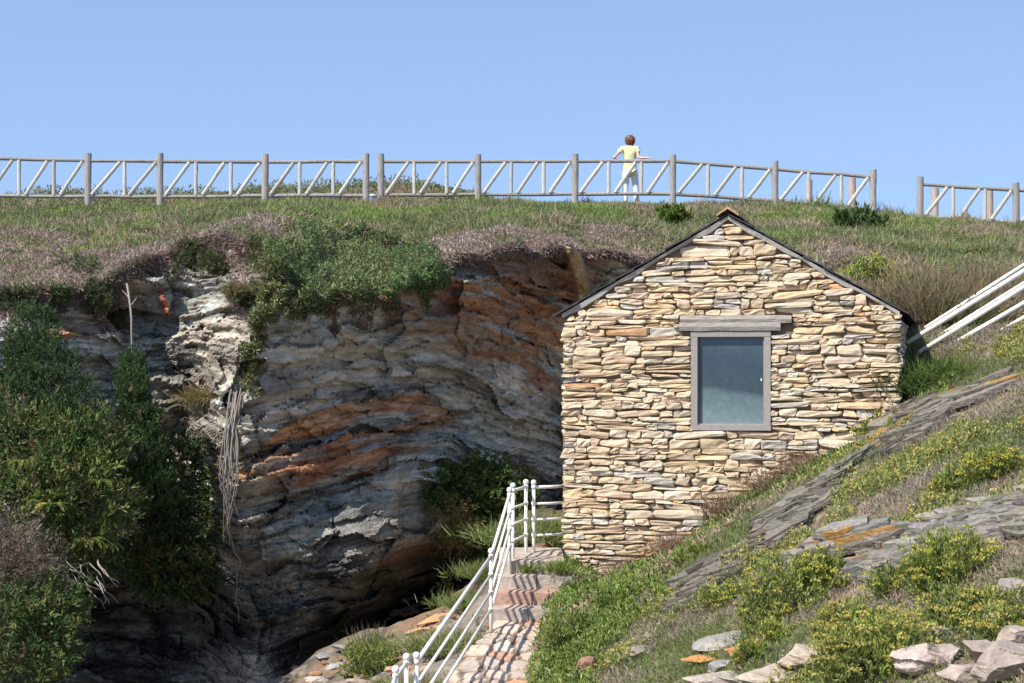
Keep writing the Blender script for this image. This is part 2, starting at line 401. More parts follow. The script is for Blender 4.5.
def build_cliff():
    us = np.concatenate([np.arange(-400, -80, 3.2), np.arange(-80, 790, 1.7)]); nv = 300
    U, T = np.meshgrid(us, np.linspace(0, 1, nv))
    lr = lip_row(U) - 1
    PY = lr + (765 - lr) * T
    Y0 = cliff_tps(U / 100, PY / 100)
    d, b, (r1, j1, r2, j2, r3, j3, e1, e2, m, ca, cb, cf1) = cliff_disp(U, PY, Y0)
    Y = Y0 - d
    X = (U - CX) * Y / F; Z = (HZ - PY) * Y / F
    # rock colours: slate greys with iron stained beds, plus painted shade
    g = np.array([0.25, 0.235, 0.20]); pale = np.array([0.36, 0.335, 0.285]); blue = np.array([0.225, 0.24, 0.22])
    dark = np.array([0.05, 0.048, 0.048]); rust = np.array([0.22, 0.098, 0.045]); ochre = np.array([0.29, 0.175, 0.085]); brown = np.array([0.12, 0.078, 0.052])
    def mix(a, c, w): return a + (c - a) * np.clip(w, 0, 1)[..., None]
    n1 = fbm(X * 0.7, b * 2.0, 1.1, 4, 71); n2 = fbm(X * 1.2, b * 9.0, 2.2, 4, 72); n3 = fbm(X * 2.5, Z * 2.5, 5.2, 4, 73)
    C = np.broadcast_to(g, X.shape + (3,)).copy()
    C = mix(C, blue, sstep(-0.2, 0.5, n1)); C = mix(C, pale, 0.75 * sstep(0.15, 0.9, n2 + 0.6 * (r2 - .5)))
    C = mix(C, dark, 0.8 * sstep(0.25, 0.8, -n2 + 0.4 * (r1 - .5)))
    def ell(cx, cy, rx, ry, rot=0.0):
        c, s = math.cos(rot), math.sin(rot); dx, dy = U - cx, PY - cy
        q = ((dx * c + dy * s) / rx) ** 2 + ((-dx * s + dy * c) / ry) ** 2
        return np.exp(-q * 0.9)
    mo = 0.95 * ell(500, 320, 90, 34, 0.3) + 0.75 * ell(530, 268, 60, 34) + 0.7 * ell(556, 350, 26, 70) + 0.7 * ell(395, 425, 60, 15, -0.15)
    mo = mo + 0.75 * ell(340, 470, 70, 22, -0.2) + 0.6 * ell(300, 440, 45, 14, -0.5) + 0.4 * ell(420, 560, 60, 22) + 0.5 * ell(60, 320, 40, 30)
    mo = mo + 0.8 * np.exp(-(seg_d(U, PY, [(232,480),(262,450),(300,428),(350,408),(420,400),(438,415)]) / 8) ** 2)
    mo = mo + 0.5 * np.exp(-(seg_d(U, PY, [(380,335),(420,312),(470,290)]) / 9) ** 2)
    mo = 1.4 * mo * (0.66 + 0.55 * fbm(X * 1.1, b * 4.0, 3.1, 4, 74) + .75 * fbm(X * 1.3, b * 13.0, 6.1, 3, 78))
    C = mix(C, brown, 0.9 * sstep(0.12, 0.55, mo)); C = mix(C, rust, 0.9 * sstep(0.30, 0.8, mo + 0.3 * n2))
    C = mix(C, ochre, 0.7 * sstep(0.65, 1.1, mo + 0.5 * n3))
    mb = 0.9 * ell(500, 262, 70, 16) + 0.6 * ell(430, 300, 40, 26) + .8 * ell(545, 275, 40, 40) + .6 * ell(475, 335, 60, 22, .2)
    C = mix(C, brown, 0.8 * mb)
    ml = ell(190, 400, 60, 70) + ell(230, 330, 30, 60) + ell(215, 285, 40, 30) + ell(150, 440, 25, 50) + .6 * ell(250, 450, 30, 60)
    C = mix(C, pale * .5, 0.6 * sstep(0.35, 0.8, ml * (0.6 + 1.1 * n3)))
    C = mix(C, np.array([0.22, 0.145, 0.09]), 0.8 * np.clip(ell(245, 305, 16, 30) + ell(105, 310, 30, 28), 0, 1))
    C = mix(C, np.array([0.285, 0.30, 0.275]), 0.75 * np.clip(ell(330, 350, 75, 40) + ell(510, 410, 70, 45, .3), 0, 1) * (0.7 + 0.5 * n1))
    C = C * 1.85
    strip = np.clip(ell(212, 320, 42, 90) + ell(200, 420, 45, 60), 0, 1)
    C = mix(C, np.array([0.23, 0.20, 0.16]) * (1 + .5 * n2[..., None]), .95 * strip * sstep(-.75, -.1, fbm(X * 2.2, Z * 3.2, 9.2, 4, 80)))
    C = mix(C, np.array([0.06, 0.058, 0.055]), .85 * strip * sstep(.12, .4, fbm(X * 1.6, Z * 3.0, 2.9, 4, 81)))
    C = mix(C, np.array([.15, .145, .13]), .75 * ell(345, 525, 60, 32))  # sunlit boulder top painted duller, as if in shade
    mshade = np.clip(ell(340, 600, 140, 45) + ell(150, 620, 130, 90) + 0.8 * ell(470, 560, 50, 40) + ell(430, 600, 70, 26) + .7 * ell(138, 345, 28, 50), 0, 1)  # shade of the hollow and recesses, painted into the rock colour
    C = mix(C, dark * .6, .85 * np.exp(-(seg_d(U, PY, [(285,662),(350,634),(400,612),(440,596),(490,585)]) / 17) ** 4))  # painted shade along the cave mouth under the overhang
    C = mix(C, dark * 0.8, 0.8 * mshade * (0.8 + 0.5 * n3))
    p0s = fbm(X * .9, Z * 1.3, 6.6, 3, 79)
    lay = .62 + .30 * p0s + .10 * j3 * m + .15 * j2 * m + + .26 * ca + .14 * cb + .30 * cf1 + .10 * j1 + .22 * fbm(X * 6, Z * 9, 3.3, 4, 76, .65) + .12 * fbm(X * 1.4, b * 24, 8.3, 3, 77) - .05
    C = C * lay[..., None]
    C = mix(C, dark * 0.6, m * 0.3 * np.exp(-e2 / 0.010))
    # yellow clay column at the lip beside the hut roof, a rusty block at the left
    C = mix(C, np.array([0.52, 0.36, 0.18]), 1.2 * np.exp(-(seg_d(U, PY, [(573,250),(580,272),(584,300)]) / 6.5) ** 4))
    C = mix(C, np.array([0.36, 0.14, 0.08]), 1.0 * np.exp(-(seg_d(U, PY, [(161,292),(166,314)]) / 4.5) ** 4))
    dy = 0.35 * np.exp(-(seg_d(U, PY, [(573,250),(580,272),(584,300)]) / 7.5) ** 4) + 0.16 * np.exp(-(seg_d(U, PY, [(161,292),(166,314)]) / 5) ** 4)
    Y = Y - dy; X = (U - CX) * Y / F; Z = (HZ - PY) * Y / F
    V = np.stack([X, Y, Z], -1)
    # the top curls back under the turf
    rows = []
    for k in range(7, 0, -1):
        yy = Y[0] + 0.11 * k
        rows.append(np.stack([X[0] + 0 * yy, yy, top_z(X[0], yy) - 0.10], -1))
    V = np.concatenate([np.array(rows), V]); C = np.concatenate([np.broadcast_to(np.array([.16, .12, .08]), (7,) + C.shape[1:]), C])
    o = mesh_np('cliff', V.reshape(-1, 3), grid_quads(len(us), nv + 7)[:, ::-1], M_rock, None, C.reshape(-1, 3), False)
    tag(o, 'layered slate cliff with rust stained overhanging hollow', 'cliff', kind='structure')

def build_floor():
    xs = np.arange(-6.5, 1.3, 0.045); ys = np.arange(19.5, 35, 0.06)
    X, Y = np.meshgrid(xs, ys)
    Z = floor_z(X, Y)
    Z = Z + 0.10 * fbm(X * 1.2, Y * 1.2, 0, 4, 81)
    a, j, f, e = blocks(Y * 0.35 + Z * 0.8, X, 0.25, 0.6, 404, 0.5)
    Z = Z + 0.10 * (j - .5) + 0.06 * (a - .5)
    lim = np.minimum(path_z(Y) - 0.09, 0)
    inp = (X > path_l(Y) - 0.1) & (Y < 26.6)
    Z = np.where(inp, np.minimum(Z, lim), Z)
    Z = Z - 1.6 * sstep(.42, .66, X) * sstep(27.2, 26.3, Y)
    n = fbm(X * 1.3, Y * 1.3, 5, 4, 82); n2 = fbm(X * 6, Y * 6, 2, 3, 83)
    C = np.array([0.165, 0.14, 0.11]) * (1 + 0.4 * n2[..., None] + 0.35 * (j[..., None] - .5))
    w = sstep(0.0, 0.5, n)[..., None]; C = C * (1 - w) + np.array([0.22, 0.145, 0.09]) * w
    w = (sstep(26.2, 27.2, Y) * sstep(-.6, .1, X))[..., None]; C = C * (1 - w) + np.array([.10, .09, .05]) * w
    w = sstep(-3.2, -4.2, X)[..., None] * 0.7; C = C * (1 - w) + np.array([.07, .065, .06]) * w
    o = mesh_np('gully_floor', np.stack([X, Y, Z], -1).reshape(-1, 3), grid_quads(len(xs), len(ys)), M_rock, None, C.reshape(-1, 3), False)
    tag(o, 'rubble strewn floor of the hollow below the cliff', 'ground', kind='structure')

def build_path():
    ys = np.arange(14, 23.92, 0.06); n = 24
    Y = np.repeat(ys[:, None], n, 1); t = np.linspace(0, 1, n)[None, :]
    X = path_l(Y) + (path_r(Y) - path_l(Y)) * t + 0.04 * fbm(Y * 2, t * 3, 0, 2, 91) * (np.abs(t - .5) > .45)
    Z = path_z(np.minimum(Y, 23.89)) + 0.012 * fbm(X * 5, Y * 5, 0, 3, 92)
    # irregular flagstones: nearest of jittered cells
    best = np.full(X.shape, 9.0); sec = best.copy(); cid = np.zeros(X.shape)
    cx, cy = X / 0.30, Y / 0.42
    for dx in (-1, 0, 1):
        for dy in (-1, 0, 1):
            ix, iy = np.floor(cx) + dx, np.floor(cy) + dy
            ox, oy = _hash(ix, iy, ix * 0, 5), _hash(ix, iy, ix * 0 + 1, 5)
            dd = np.hypot(ix + ox - cx, iy + oy - cy)
            nb = dd < best; sec = np.where(nb, best, np.minimum(sec, dd)); best = np.where(nb, dd, best)
            cid = np.where(nb, _hash(ix, iy, ix * 0 + 2, 5), cid)
    gap = sec - best
    Z = Z - 0.02 * (gap < 0.10) + 0.012 * cid
    pal = np.array([[.46,.38,.33],[.50,.44,.38],[.44,.26,.17],[.40,.33,.29],[.52,.41,.33],[.45,.34,.28]])
    C = pal[(cid * 5.99).astype(int)] * np.array([1.15, 1.14, 1.08])
    C = np.where((gap < 0.10)[..., None], np.array([.22, .15, .10]), C)
    V = np.stack([X, Y, Z], -1)
    sk = V[:, [0, -1]].copy(); sk[..., 2] -= 0.5
    V = np.concatenate([sk[:, :1], V, sk[:, 1:]], 1); C = np.concatenate([C[:, :1], C, C[:, -1:]], 1)
    o = mesh_np('path', V.reshape(-1, 3), grid_quads(n + 2, len(ys)), M_slab, None, C.reshape(-1, 3), False)
    tag(o, 'narrow path paved with pinkish flagstones', 'path', kind='structure')

def noisy_slab(mb, x0, x1, y0, y1, z0, z1, C, seed, amp=0.015, nx=14, ny=6):
    """rounded irregular stone block as part of a mesh"""
    V, Q = [], []
    xs = np.linspace(0, 1, nx); ys = np.linspace(0, 1, ny)
    A, B = np.meshgrid(xs, ys)
    top = np.stack([x0 + (x1 - x0) * A, y0 + (y1 - y0) * B, np.full(A.shape, z1)], -1)
    top[..., 2] += amp * fbm(top[..., 0] * 4, top[..., 1] * 4, seed, 3, seed)
    top[..., 2] -= 0.012 * ((A < .01) | (A > .99) | (B < .01) | (B > .99))
    base = len(mb.V)
    mb.add(top.reshape(-1, 3), grid_quads(nx, ny), C=C)
    # sides
    ring = np.concatenate([top[0, :], top[1:, -1], top[-1, -2::-1], top[-2:0:-1, 0]])
    rows = [ring]
    for k in range(1, 5):
        r = ring.copy(); r[:, 2] = ring[:, 2] + (z0 - ring[:, 2]) * k / 4
        c = np.array([(x0 + x1) / 2, (y0 + y1) / 2]); dv = r[:, :2] - c; dv /= np.linalg.norm(dv, axis=1)[:, None]
        r[:, :2] += dv * (amp * fbm(r[:, 0] * 6, r[:, 2] * 9, r[:, 1] * 6, 2, seed + 1))[:, None]
        rows.append(r)
    m = len(ring); Vr = np.concatenate(rows); Q = []
    for k in range(4):
        for i in range(m):
            i2 = (i + 1) % m
            Q.append([k * m + i, (k + 1) * m + i, (k + 1) * m + i2, k * m + i2])
    mb.add(Vr, Q, C=C)

def build_steps():
    root = empty('stone_steps', (0.25, 24.4, -2.9), 'flight of rough stone steps rising from the paved path to the hut corner', 'steps')
    o = np.array([0.25, 24.4, -2.9])
    cs = [(.40,.33,.28),(.42,.27,.20),(.40,.34,.28),(.43,.36,.30)]
    for k in range(3):
        y0 = 23.9 + 0.3 * k; mb = MB()
        xl = path_l(y0) - 0.04; xr = path_r(y0 + .3) + 0.12
        noisy_slab(mb, xl, xl + (xr - xl) * 0.52, y0, y0 + 0.42, -3.2, -2.82 + 0.16 * (k + 1), np.array(cs[k]), 20 + k, 0.012)
        noisy_slab(mb, xl + (xr - xl) * 0.53, xr, y0 + .015, y0 + 0.42, -3.2, -2.82 + 0.16 * (k + 1) - .006, np.array(cs[k]) * 0.93, 40 + k, 0.012)
        mb.build('step', M_slab, root, False, None).location = -Vector(o)
    mb = MB(); noisy_slab(mb, -0.16, .64, 24.8, 26.75, -3.1, -2.18, np.array((.44,.36,.29)), 33, 0.012, 20, 20)
    mb.build('landing', M_slab, root, False).location = -Vector(o)

build_ground(); build_cliff(); build_floor(); build_path(); build_steps()

# sea beyond the headland
M_sea, nt, b = nodes('sea water'); b.inputs['Base Color'].default_value = (0.02, 0.07, 0.12, 1); b.inputs['Roughness'].default_value = 0.18
nn = nt.nodes.new('ShaderNodeTexNoise'); nn.inputs['Scale'].default_value = 0.4; bb = nt.nodes.new('ShaderNodeBump'); bb.inputs['Distance'].default_value = .4
tcn = nt.nodes.new('ShaderNodeTexCoord'); nt.links.new(tcn.outputs['Object'], nn.inputs['Vector'])
nt.links.new(nn.outputs['Fac'], bb.inputs['Height']); nt.links.new(bb.outputs[0], b.inputs['Normal'])
mb = MB(); mb.add([[-9000,-9000,-13],[9000,-9000,-13],[9000,12000,-13],[-9000,12000,-13]], [[0,1,2,3]])
tag(mb.build('sea', M_sea), 'calm sea beyond the headland', 'sea', kind='structure')

# ------------------------------------------------------------------ hut
ANG = math.radians(12); P0 = np.array([0.65, 26.1]); RD = np.array([math.cos(ANG), -math.sin(ANG)]); DD = np.array([math.sin(ANG), math.cos(ANG)])
HW, HD = 4.22, 4.6
def gab(px, py):
    k = (px - CX) / F; u = (P0[1] * k - P0[0]) / (RD[0] - RD[1] * k); Y = P0[1] + RD[1] * u
    return u, (HZ - py) * Y / F
def rake(u): return 0.84 + (2.05 - 0.84) * (1 - abs(u - HW / 2) / (HW / 2))

PAL = np.array([[.50,.40,.27],[.53,.44,.31],[.47,.36,.23],[.55,.47,.35],[.42,.33,.22],[.48,.41,.31],[.45,.43,.38],[.38,.36,.33],[.56,.42,.25],[.46,.27,.13],[.50,.37,.26]])
PAL = (PAL * .9 + PAL.mean(0) * .1) * np.array([.98, .95, .91]) + .03
PW = np.array([5,5,4,4,3,3,2,1.2,3,.5,2.5]); PW = PW / PW.sum()

def stone_piece(mb, u0, u1, v0, v1, dep, tilt, col, frame):
    a = np.array([-1, -.88, -.45, 0.05, .5, .9, 1.0]); bq = np.array([-1, -.72, 0, .72, 1.0])
    A, B = np.meshgrid(a, bq)
    hw, hh = (u1 - u0) / 2 - 0.001, (v1 - v0) / 2 - 0.001
    c4 = R.uniform(-1, 1, 4)
    s = R.uniform(0, 100)
    shr = 1 - 0.10 * R.random() * (np.abs(B) ** 3) * np.abs(A) - 0.05 * np.abs(A) ** 6 * np.abs(B) ** 4
    wob = 0.16 * min(1, 0.05 / hh)
    u = (u0 + u1) / 2 + hw * A * shr + 0.012 * noise(A * 2 + s, B * 2, 3, 1)
    v = (v0 + v1) / 2 + hh * B * (1 - 0.22 * np.abs(A) ** 5 * R.random()) + hh * wob * noise(A * 2.2 + s, B * 0.6, 7, 2) + tilt * A * hw
    bord = (np.abs(A) > .99) | (np.abs(B) > .99)
    u = u + .016 * c4[0] * B + .012 * c4[1] * A * B; v = v + hh * (.22 * c4[2] * A * B + .18 * c4[3] * (A * A - .5))
    d = dep * (1 - 0.12 * (np.abs(A) ** 4) - 0.16 * np.abs(B) ** 4) + 0.016 * noise(A * 1.7 + s, B * 1.9, 11, 3) + R.uniform(-.03, .03) * B * .4 + R.uniform(-.02, .02) * A
    d = np.where(bord, np.minimum(d * 0.6, d - 0.010), d)
    V = frame(u, v, d)
    back = frame(u, v, np.full(u.shape, -0.08))
    V = V.reshape(-1, 3)
    ring = list(range(0, 7)) + [13, 20, 27, 34] + [33, 32, 31, 30, 29, 28] + [21, 14, 7]
    Vb = back.reshape(-1, 3)[ring]; n = 35; m = len(ring)
    Q = [list(q) for q in grid_quads(7, 5)]
    for i in range(m):
        i2 = (i + 1) % m; Q.append([ring[i], n + i, n + i2, ring[i2]])
    c = col * (1 + 0.16 * noise(A * 1.5 + s, B * 1.5, 2, 5)[..., None])
    mb.add(np.vstack([V, Vb]), Q, C=np.vstack([c.reshape(-1, 3), np.repeat(col[None], m, 0)]))

def stone_wall(mb, W, vmin, vmax, frame, top=None, holes=(), ragged=0.03, seed=1):
    v = vmin
    while v < vmax:
        big = R.random()
        h = R.uniform(0.045, 0.08) if big < .55 else R.uniform(0.075, 0.135)
        segs = [(0 + R.uniform(-ragged, ragged), W + R.uniform(-ragged, ragged))]
        if top is not None:
            lim = [u for u in np.linspace(0, W, 200) if top(u) - 0.05 > v + h * 0.8]
            if not lim: break
            segs = [(max(segs[0][0], lim[0]) if lim[0] > 0.03 else segs[0][0], min(segs[0][1], lim[-1]) if lim[-1] < W - .03 else segs[0][1])]
        for (a0, a1, b0, b1) in holes:
            if v + h > b0 + .015 and v < b1 - .015:
                ns = []
                for s0, s1 in segs:
                    if a1 <= s0 or a0 >= s1: ns.append((s0, s1)); continue
                    if a0 > s0: ns.append((s0, a0 + R.uniform(-.01, .02)))
                    if a1 < s1: ns.append((a1 - R.uniform(-.01, .02), s1))
                segs = ns
        for s0, s1 in segs:
            u = s0
            while u < s1 - 0.04:
                w = min(R.choice([R.uniform(.10, .22), R.uniform(.2, .42), R.uniform(.35, .68)], p=[.45, .39, .16]), s1 - u)
                if s1 - (u + w) < 0.09: w = s1 - u
                col = PAL[R.choice(len(PAL), p=PW)] * R.uniform(0.86, 1.12)
                du = 0.035 * float(noise(u * .9, v * 1.3, 0, seed + 5)) * (1 if top is None or True else 0)
                dep = R.uniform(0.035, 0.085)
                if R.random() < 0.025: dep = 0.005
                ti = R.normal(0, 0.05)
                vv0, vv1 = v + du, v + h + du
                if h > 0.105 and R.random() < 0.45:
                    mid = R.uniform(.4, .6)
                    stone_piece(mb, u, u + w, vv0, vv0 + h * mid, dep, ti, col, frame)
                    c2 = PAL[R.choice(len(PAL), p=PW)] * R.uniform(0.86, 1.12)
                    if w > .3:
                        wm = u + w * R.uniform(.35, .65)
                        stone_piece(mb, u, wm, vv0 + h * mid, vv1, R.uniform(.03, .08), ti, c2, frame)
                        stone_piece(mb, wm, u + w, vv0 + h * mid, vv1, R.uniform(.03, .08), ti, col, frame)
                    else:
                        stone_piece(mb, u, u + w, vv0 + h * mid, vv1, R.uniform(.03, .08), ti, c2, frame)
                else:
                    g = R.uniform(-.012, .012)
                    stone_piece(mb, u, u + w, vv0 + g, vv1 + R.uniform(-.014, .014), dep, ti, col, frame)
                u += w
        v += h

def build_hut():
    org = np.array([P0[0] + RD[0] * HW / 2, P0[1] + RD[1] * HW / 2, -2.4])
    root = empty('stone_hut', org, 'small dry stone hut with a dark slate gable roof set into the slope', 'hut')
    def put(o): o.location = -Vector(org); return o
    def fr_front(u, v, d): return np.stack([P0[0] + RD[0]*u - DD[0]*d, P0[1] + RD[1]*u - DD[1]*d, v + 0*u], -1)
    def fr_right(u, v, d):
        d = d - .05
        b = P0 + RD * HW; return np.stack([b[0] + DD[0]*u + RD[0]*d, b[1] + DD[1]*u + RD[1]*d, v + 0*u], -1)
    def fr_left(u, v, d):
        d = d - .075
        b = P0 + DD * HD; return np.stack([b[0] - DD[0]*u - RD[0]*d, b[1] - DD[1]*u - RD[1]*d, v + 0*u], -1)
    wl, wt = gab(691.5, 331.5); wr, wb = gab(771, 430.5)
    ll, lt = gab(680, 314.5); lr, lb = gab(793, 330.5)
    holes = [(wl, wr, wb, wt), (ll, lr - .0, lb - .01, lt)]
    mb = MB()
    # core behind the stones (with the window opening left out)
    dk = np.array([.15, .115, .075])
    def core(u0, u1, v0, v1, d0=-0.35, d1=0.0):
        q = [fr_front(np.array(u), np.array(v), np.array(d)) for d in (d1, d0) for (u, v) in ((u0, v0), (u1, v0), (u1, v1), (u0, v1))]
        mb.add(np.array(q), [[0,1,2,3],[7,6,5,4],[0,4,5,1],[1,5,6,2],[2,6,7,3],[3,7,4,0]], C=dk)
    core(0, wl, -3.0, .82); core(wr, HW, -3.0, .82); core(wl, wr, -3.0, wb); core(wl, wr, wt, .82)
    q = [fr_front(np.array(u), np.array(v), np.array(d)) for d in (0, -.35) for (u, v) in ((0, .823), (HW, .823), (HW/2, 2.02))]
    mb.add(np.array(q), None, [[0,1,2],[5,4,3]], C=dk); mb.add(np.array(q), [[0,3,4,1],[1,4,5,2],[2,5,3,0]], C=dk)
    stone_wall(mb, HW, -2.75, 2.0, fr_front, rake, holes, 0.03, 1)
    put(mb.build('gable_wall', M_wall, root))
    for nm, fr in (('side_wall', fr_right), ('side_wall', fr_left)):
        mb = MB()
        q = [fr(np.array(u), np.array(v), np.array(d)) for d in (0, -.35) for (u, v) in ((0.36, -2.9), (HD, -2.9), (HD, .80), (0.36, .80))] if fr is fr_right else \
            [fr(np.array(u), np.array(v), np.array(d)) for d in (0, -.35) for (u, v) in ((0, -2.9), (HD - .36, -2.9), (HD - .36, .80), (0, .80))]
        mb.add(np.array(q), [[0,1,2,3],[7,6,5,4],[0,4,5,1],[1,5,6,2],[2,6,7,3],[3,7,4,0]], C=dk)
        stone_wall(mb, HD, -2.7, 0.72, fr, None, (), 0.02, 7)
        put(mb.build(nm, M_wall, root))
    mb = MB()   # back gable
    q = [fr_front(np.array(u), np.array(v), np.array(-HD - s)) for s in (0, -.3) for (u, v) in ((0.36, -2.9), (HW - .36, -2.9), (HW - .36, .9), (HW / 2, 2.0), (.36, .9))]
    mb.add(np.array(q), [[0,1,2,4],[9,7,6,5]], [[4,2,3],[8,7,9]], C=(.4, .33, .23))
    put(mb.build('back_wall', M_wall, root))
    # verge mortar under the slates, following both rakes
    mb = MB()
    for sgn in (0, 1):
        n = 46; pts = []
        for i in range(n):
            t = i / (n - 1); u = (HW / 2) * t if sgn == 0 else HW - (HW / 2) * t
            z = rake(u) + 0.0
            wd = 0.055 + 0.03 * float(noise(t * 9, sgn * 5, 0, 3))
            for (dz, dd) in ((0.0, 0.0), (0.0, .075), (-wd, .06 + 0.015 * float(noise(t * 20, 1, 1, 4))), (-wd - .01, 0.0)):
                pts.append(fr_front(np.array(u), np.array(z + dz), np.array(dd)))
        Q = []
        for i in range(n - 1):
            for k in range(3):
                a = i * 4 + k; Q.append([a, a + 1, a + 5, a + 4])
        P = np.array(pts)
        mb.add(P, Q, C=np.array([.36, .34, .31]) * (1 + 0.2 * noise(P[:, 0] * 5, P[:, 2] * 5, 0, 9))[:, None])
    put(mb.build('verge', M_mortar, root))
    # roof: two pitches of overlapping slates
    roof = None
    sl = math.atan2(2.05 - 0.84, HW / 2); Ls = math.hypot(HW / 2, 1.21) + 0.05
    mb = MB()
    for side in (0, 1):
        nr = 9
        for r_ in range(nr):
            s0 = Ls - 0.03 - (r_ + 1) * (Ls / nr); s1 = s0 + Ls / nr + 0.10
            s0 = max(s0, -.0)
            y = -0.10 + (R.uniform(-.02, .02))
            while y < HD + 0.1:
                w = R.uniform(.22, .42)
                lift = 0.007 + 0.005 * R.random()
                V = []
                for (s, yy) in ((s0, y), (s1 - R.uniform(0, .015), y), (s1 - R.uniform(0, .015), y + w - .006), (s0, y + w - .006)):
                    f = (s - s0) / max(s1 - s0, .1)
                    for th in (0, 0.014):
                        up = 0.012 + lift * 2.0 * f + th
                        uu = HW / 2 + (s * math.cos(sl) + up * math.sin(sl)) * (1 if side else -1)
                        vv = 2.05 - s * math.sin(sl) + up * math.cos(sl)
                        V.append(fr_front(np.array(uu), np.array(vv), np.array(-yy)))
                c = np.array([.045, .047, .052]) * R.uniform(.7, 1.5)
                mb.add(np.array(V), [[0,2,4,6],[7,5,3,1],[0,1,3,2],[2,3,5,4],[4,5,7,6],[6,7,1,0]], C=c)
                y += w
    roof = put(mb.build('roof', M_slate, root))
    mb = MB()
    for k in range(14):
        y0 = -0.13 + k * 0.345
        for sd in (-1, 1):
            V = []
            for yy in (y0, y0 + .36):
                for (du, dv) in ((0, 0.115), (sd * .14, .02 + .0), (sd * .14, -.005), (0, .085)):
                    V.append(fr_front(np.array(HW / 2 + du), np.array(2.05 + dv + 0.004 * (k % 2)), np.array(-yy)))
            V = np.array(V) ; 
            mb.add(V, [[0,1,5,4],[3,7,6,2],[1,2,6,5],[0,3,2,1],[4,5,6,7],[0,4,7,3]], C=np.array([.40, .27, .16]) * R.uniform(.8, 1.1))
    rc = mb.build('ridge_cap', M_slab, roof)
    # window
    win = bpy.data.objects.new('window', None); link(win, root); win.location = -Vector(org)
    mb = MB()
    def fbox(u0, u1, v0, v1, d0, d1, C, m=None, j=0.0):
        q = [fr_front(np.array(u), np.array(v), np.array(d)) for d in (d1, d0) for (u, v) in ((u0, v0), (u1, v0), (u1, v1), (u0, v1))]
        (m or mb).add(np.array(q) + (R.uniform(-j, j, (8, 3)) if j else 0), [[0,1,2,3],[7,6,5,4],[0,4,5,1],[1,5,6,2],[2,6,7,3],[3,7,4,0]], C=C)
    gl, gt = gab(698, 337); gr, gb = gab(764.6, 425)
    fc = np.array([.27, .245, .225])
    fbox(wl, gl, gb + .001, gt - .001, -0.12, 0.065, fc); fbox(gr, wr, gb + .001, gt - .001, -0.12, 0.064, fc * 1.03)
    fbox(wl - .002, wr + .002, gt, wt, -0.12, 0.068, fc * .97); fbox(wl - .004, wr + .004, wb, gb, -0.12, 0.068, fc * 1.02)
    mb.build('frame', M_frame, win)
    mb = MB()   # inner rebate strips of the casement
    w_ = 0.014
    fbox(gl, gl + w_, gb, gt, -.06, .030, fc * .8); fbox(gr - w_, gr, gb, gt, -.06, .030, fc * .9)
    fbox(gl + w_, gr - w_, gt - w_, gt, -.06, .029, fc * .8); fbox(gl + w_, gr - w_, gb, gb + w_, -.06, .029, fc * 1.1)
    mb.build('casement', M_frame, win)
    mp, nt, b = nodes('dusty pane'); N, L = nt.nodes, nt.links
    tc = N.new('ShaderNodeTexCoord'); sp = N.new('ShaderNodeSeparateXYZ'); L.new(tc.outputs['Object'], sp.inputs[0])
    no = N.new('ShaderNodeTexNoise'); no.inputs['Scale'].default_value = 3.0; no.inputs['Detail'].default_value = 6; L.new(tc.outputs['Object'], no.inputs['Vector'])
    ad = N.new('ShaderNodeMath'); ad.operation = 'MULTIPLY_ADD'; ad.inputs[1].default_value = 0.07; L.new(no.outputs['Fac'], ad.inputs[0]); L.new(sp.outputs['Z'], ad.inputs[2])
    ax = N.new('ShaderNodeMath'); ax.operation = 'MULTIPLY_ADD'; ax.inputs[1].default_value = 0.16; L.new(sp.outputs['X'], ax.inputs[0]); L.new(ad.outputs[0], ax.inputs[2])
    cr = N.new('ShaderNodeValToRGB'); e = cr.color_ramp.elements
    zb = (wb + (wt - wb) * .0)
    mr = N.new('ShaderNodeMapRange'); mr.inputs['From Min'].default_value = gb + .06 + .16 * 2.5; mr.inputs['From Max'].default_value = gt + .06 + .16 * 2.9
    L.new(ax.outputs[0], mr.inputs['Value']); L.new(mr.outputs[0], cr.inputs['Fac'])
    e[0].position = 0.0; e[0].color = (.15, .205, .21, 1); e[1].position = 1.0; e[1].color = (.045, .07, .085, 1)  # lower glass painted lighter to stand for a reflection
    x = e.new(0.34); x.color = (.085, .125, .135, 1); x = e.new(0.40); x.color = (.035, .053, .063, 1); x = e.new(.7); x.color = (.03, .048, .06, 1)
    n2 = N.new('ShaderNodeTexNoise'); n2.inputs['Scale'].default_value = 14; n2.inputs['Detail'].default_value = 8; L.new(tc.outputs['Object'], n2.inputs['Vector'])
    m2 = N.new('ShaderNodeMapRange'); m2.inputs['From Min'].default_value = .3; m2.inputs['From Max'].default_value = .8; m2.inputs['To Min'].default_value = .9; m2.inputs['To Max'].default_value = 1.25
    L.new(n2.outputs['Fac'], m2.inputs['Value']); vm = N.new('ShaderNodeVectorMath'); vm.operation = 'SCALE'
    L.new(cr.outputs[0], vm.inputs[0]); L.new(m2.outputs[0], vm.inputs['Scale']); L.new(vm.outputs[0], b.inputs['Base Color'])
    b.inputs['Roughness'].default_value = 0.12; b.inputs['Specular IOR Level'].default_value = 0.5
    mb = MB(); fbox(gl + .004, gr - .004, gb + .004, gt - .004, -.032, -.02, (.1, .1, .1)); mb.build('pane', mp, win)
    mb = MB(); hu, hv = gab(761.5, 380); fbox(hu - .007, hu + .007, hv - .012, hv + .02, .03, .045, (.7, .7, .68)); mb.build('catch', M_paint, win)
    # lintel of two weathered planks
    lin = bpy.data.objects.new('lintel', None); link(lin, root); lin.location = -Vector(org)
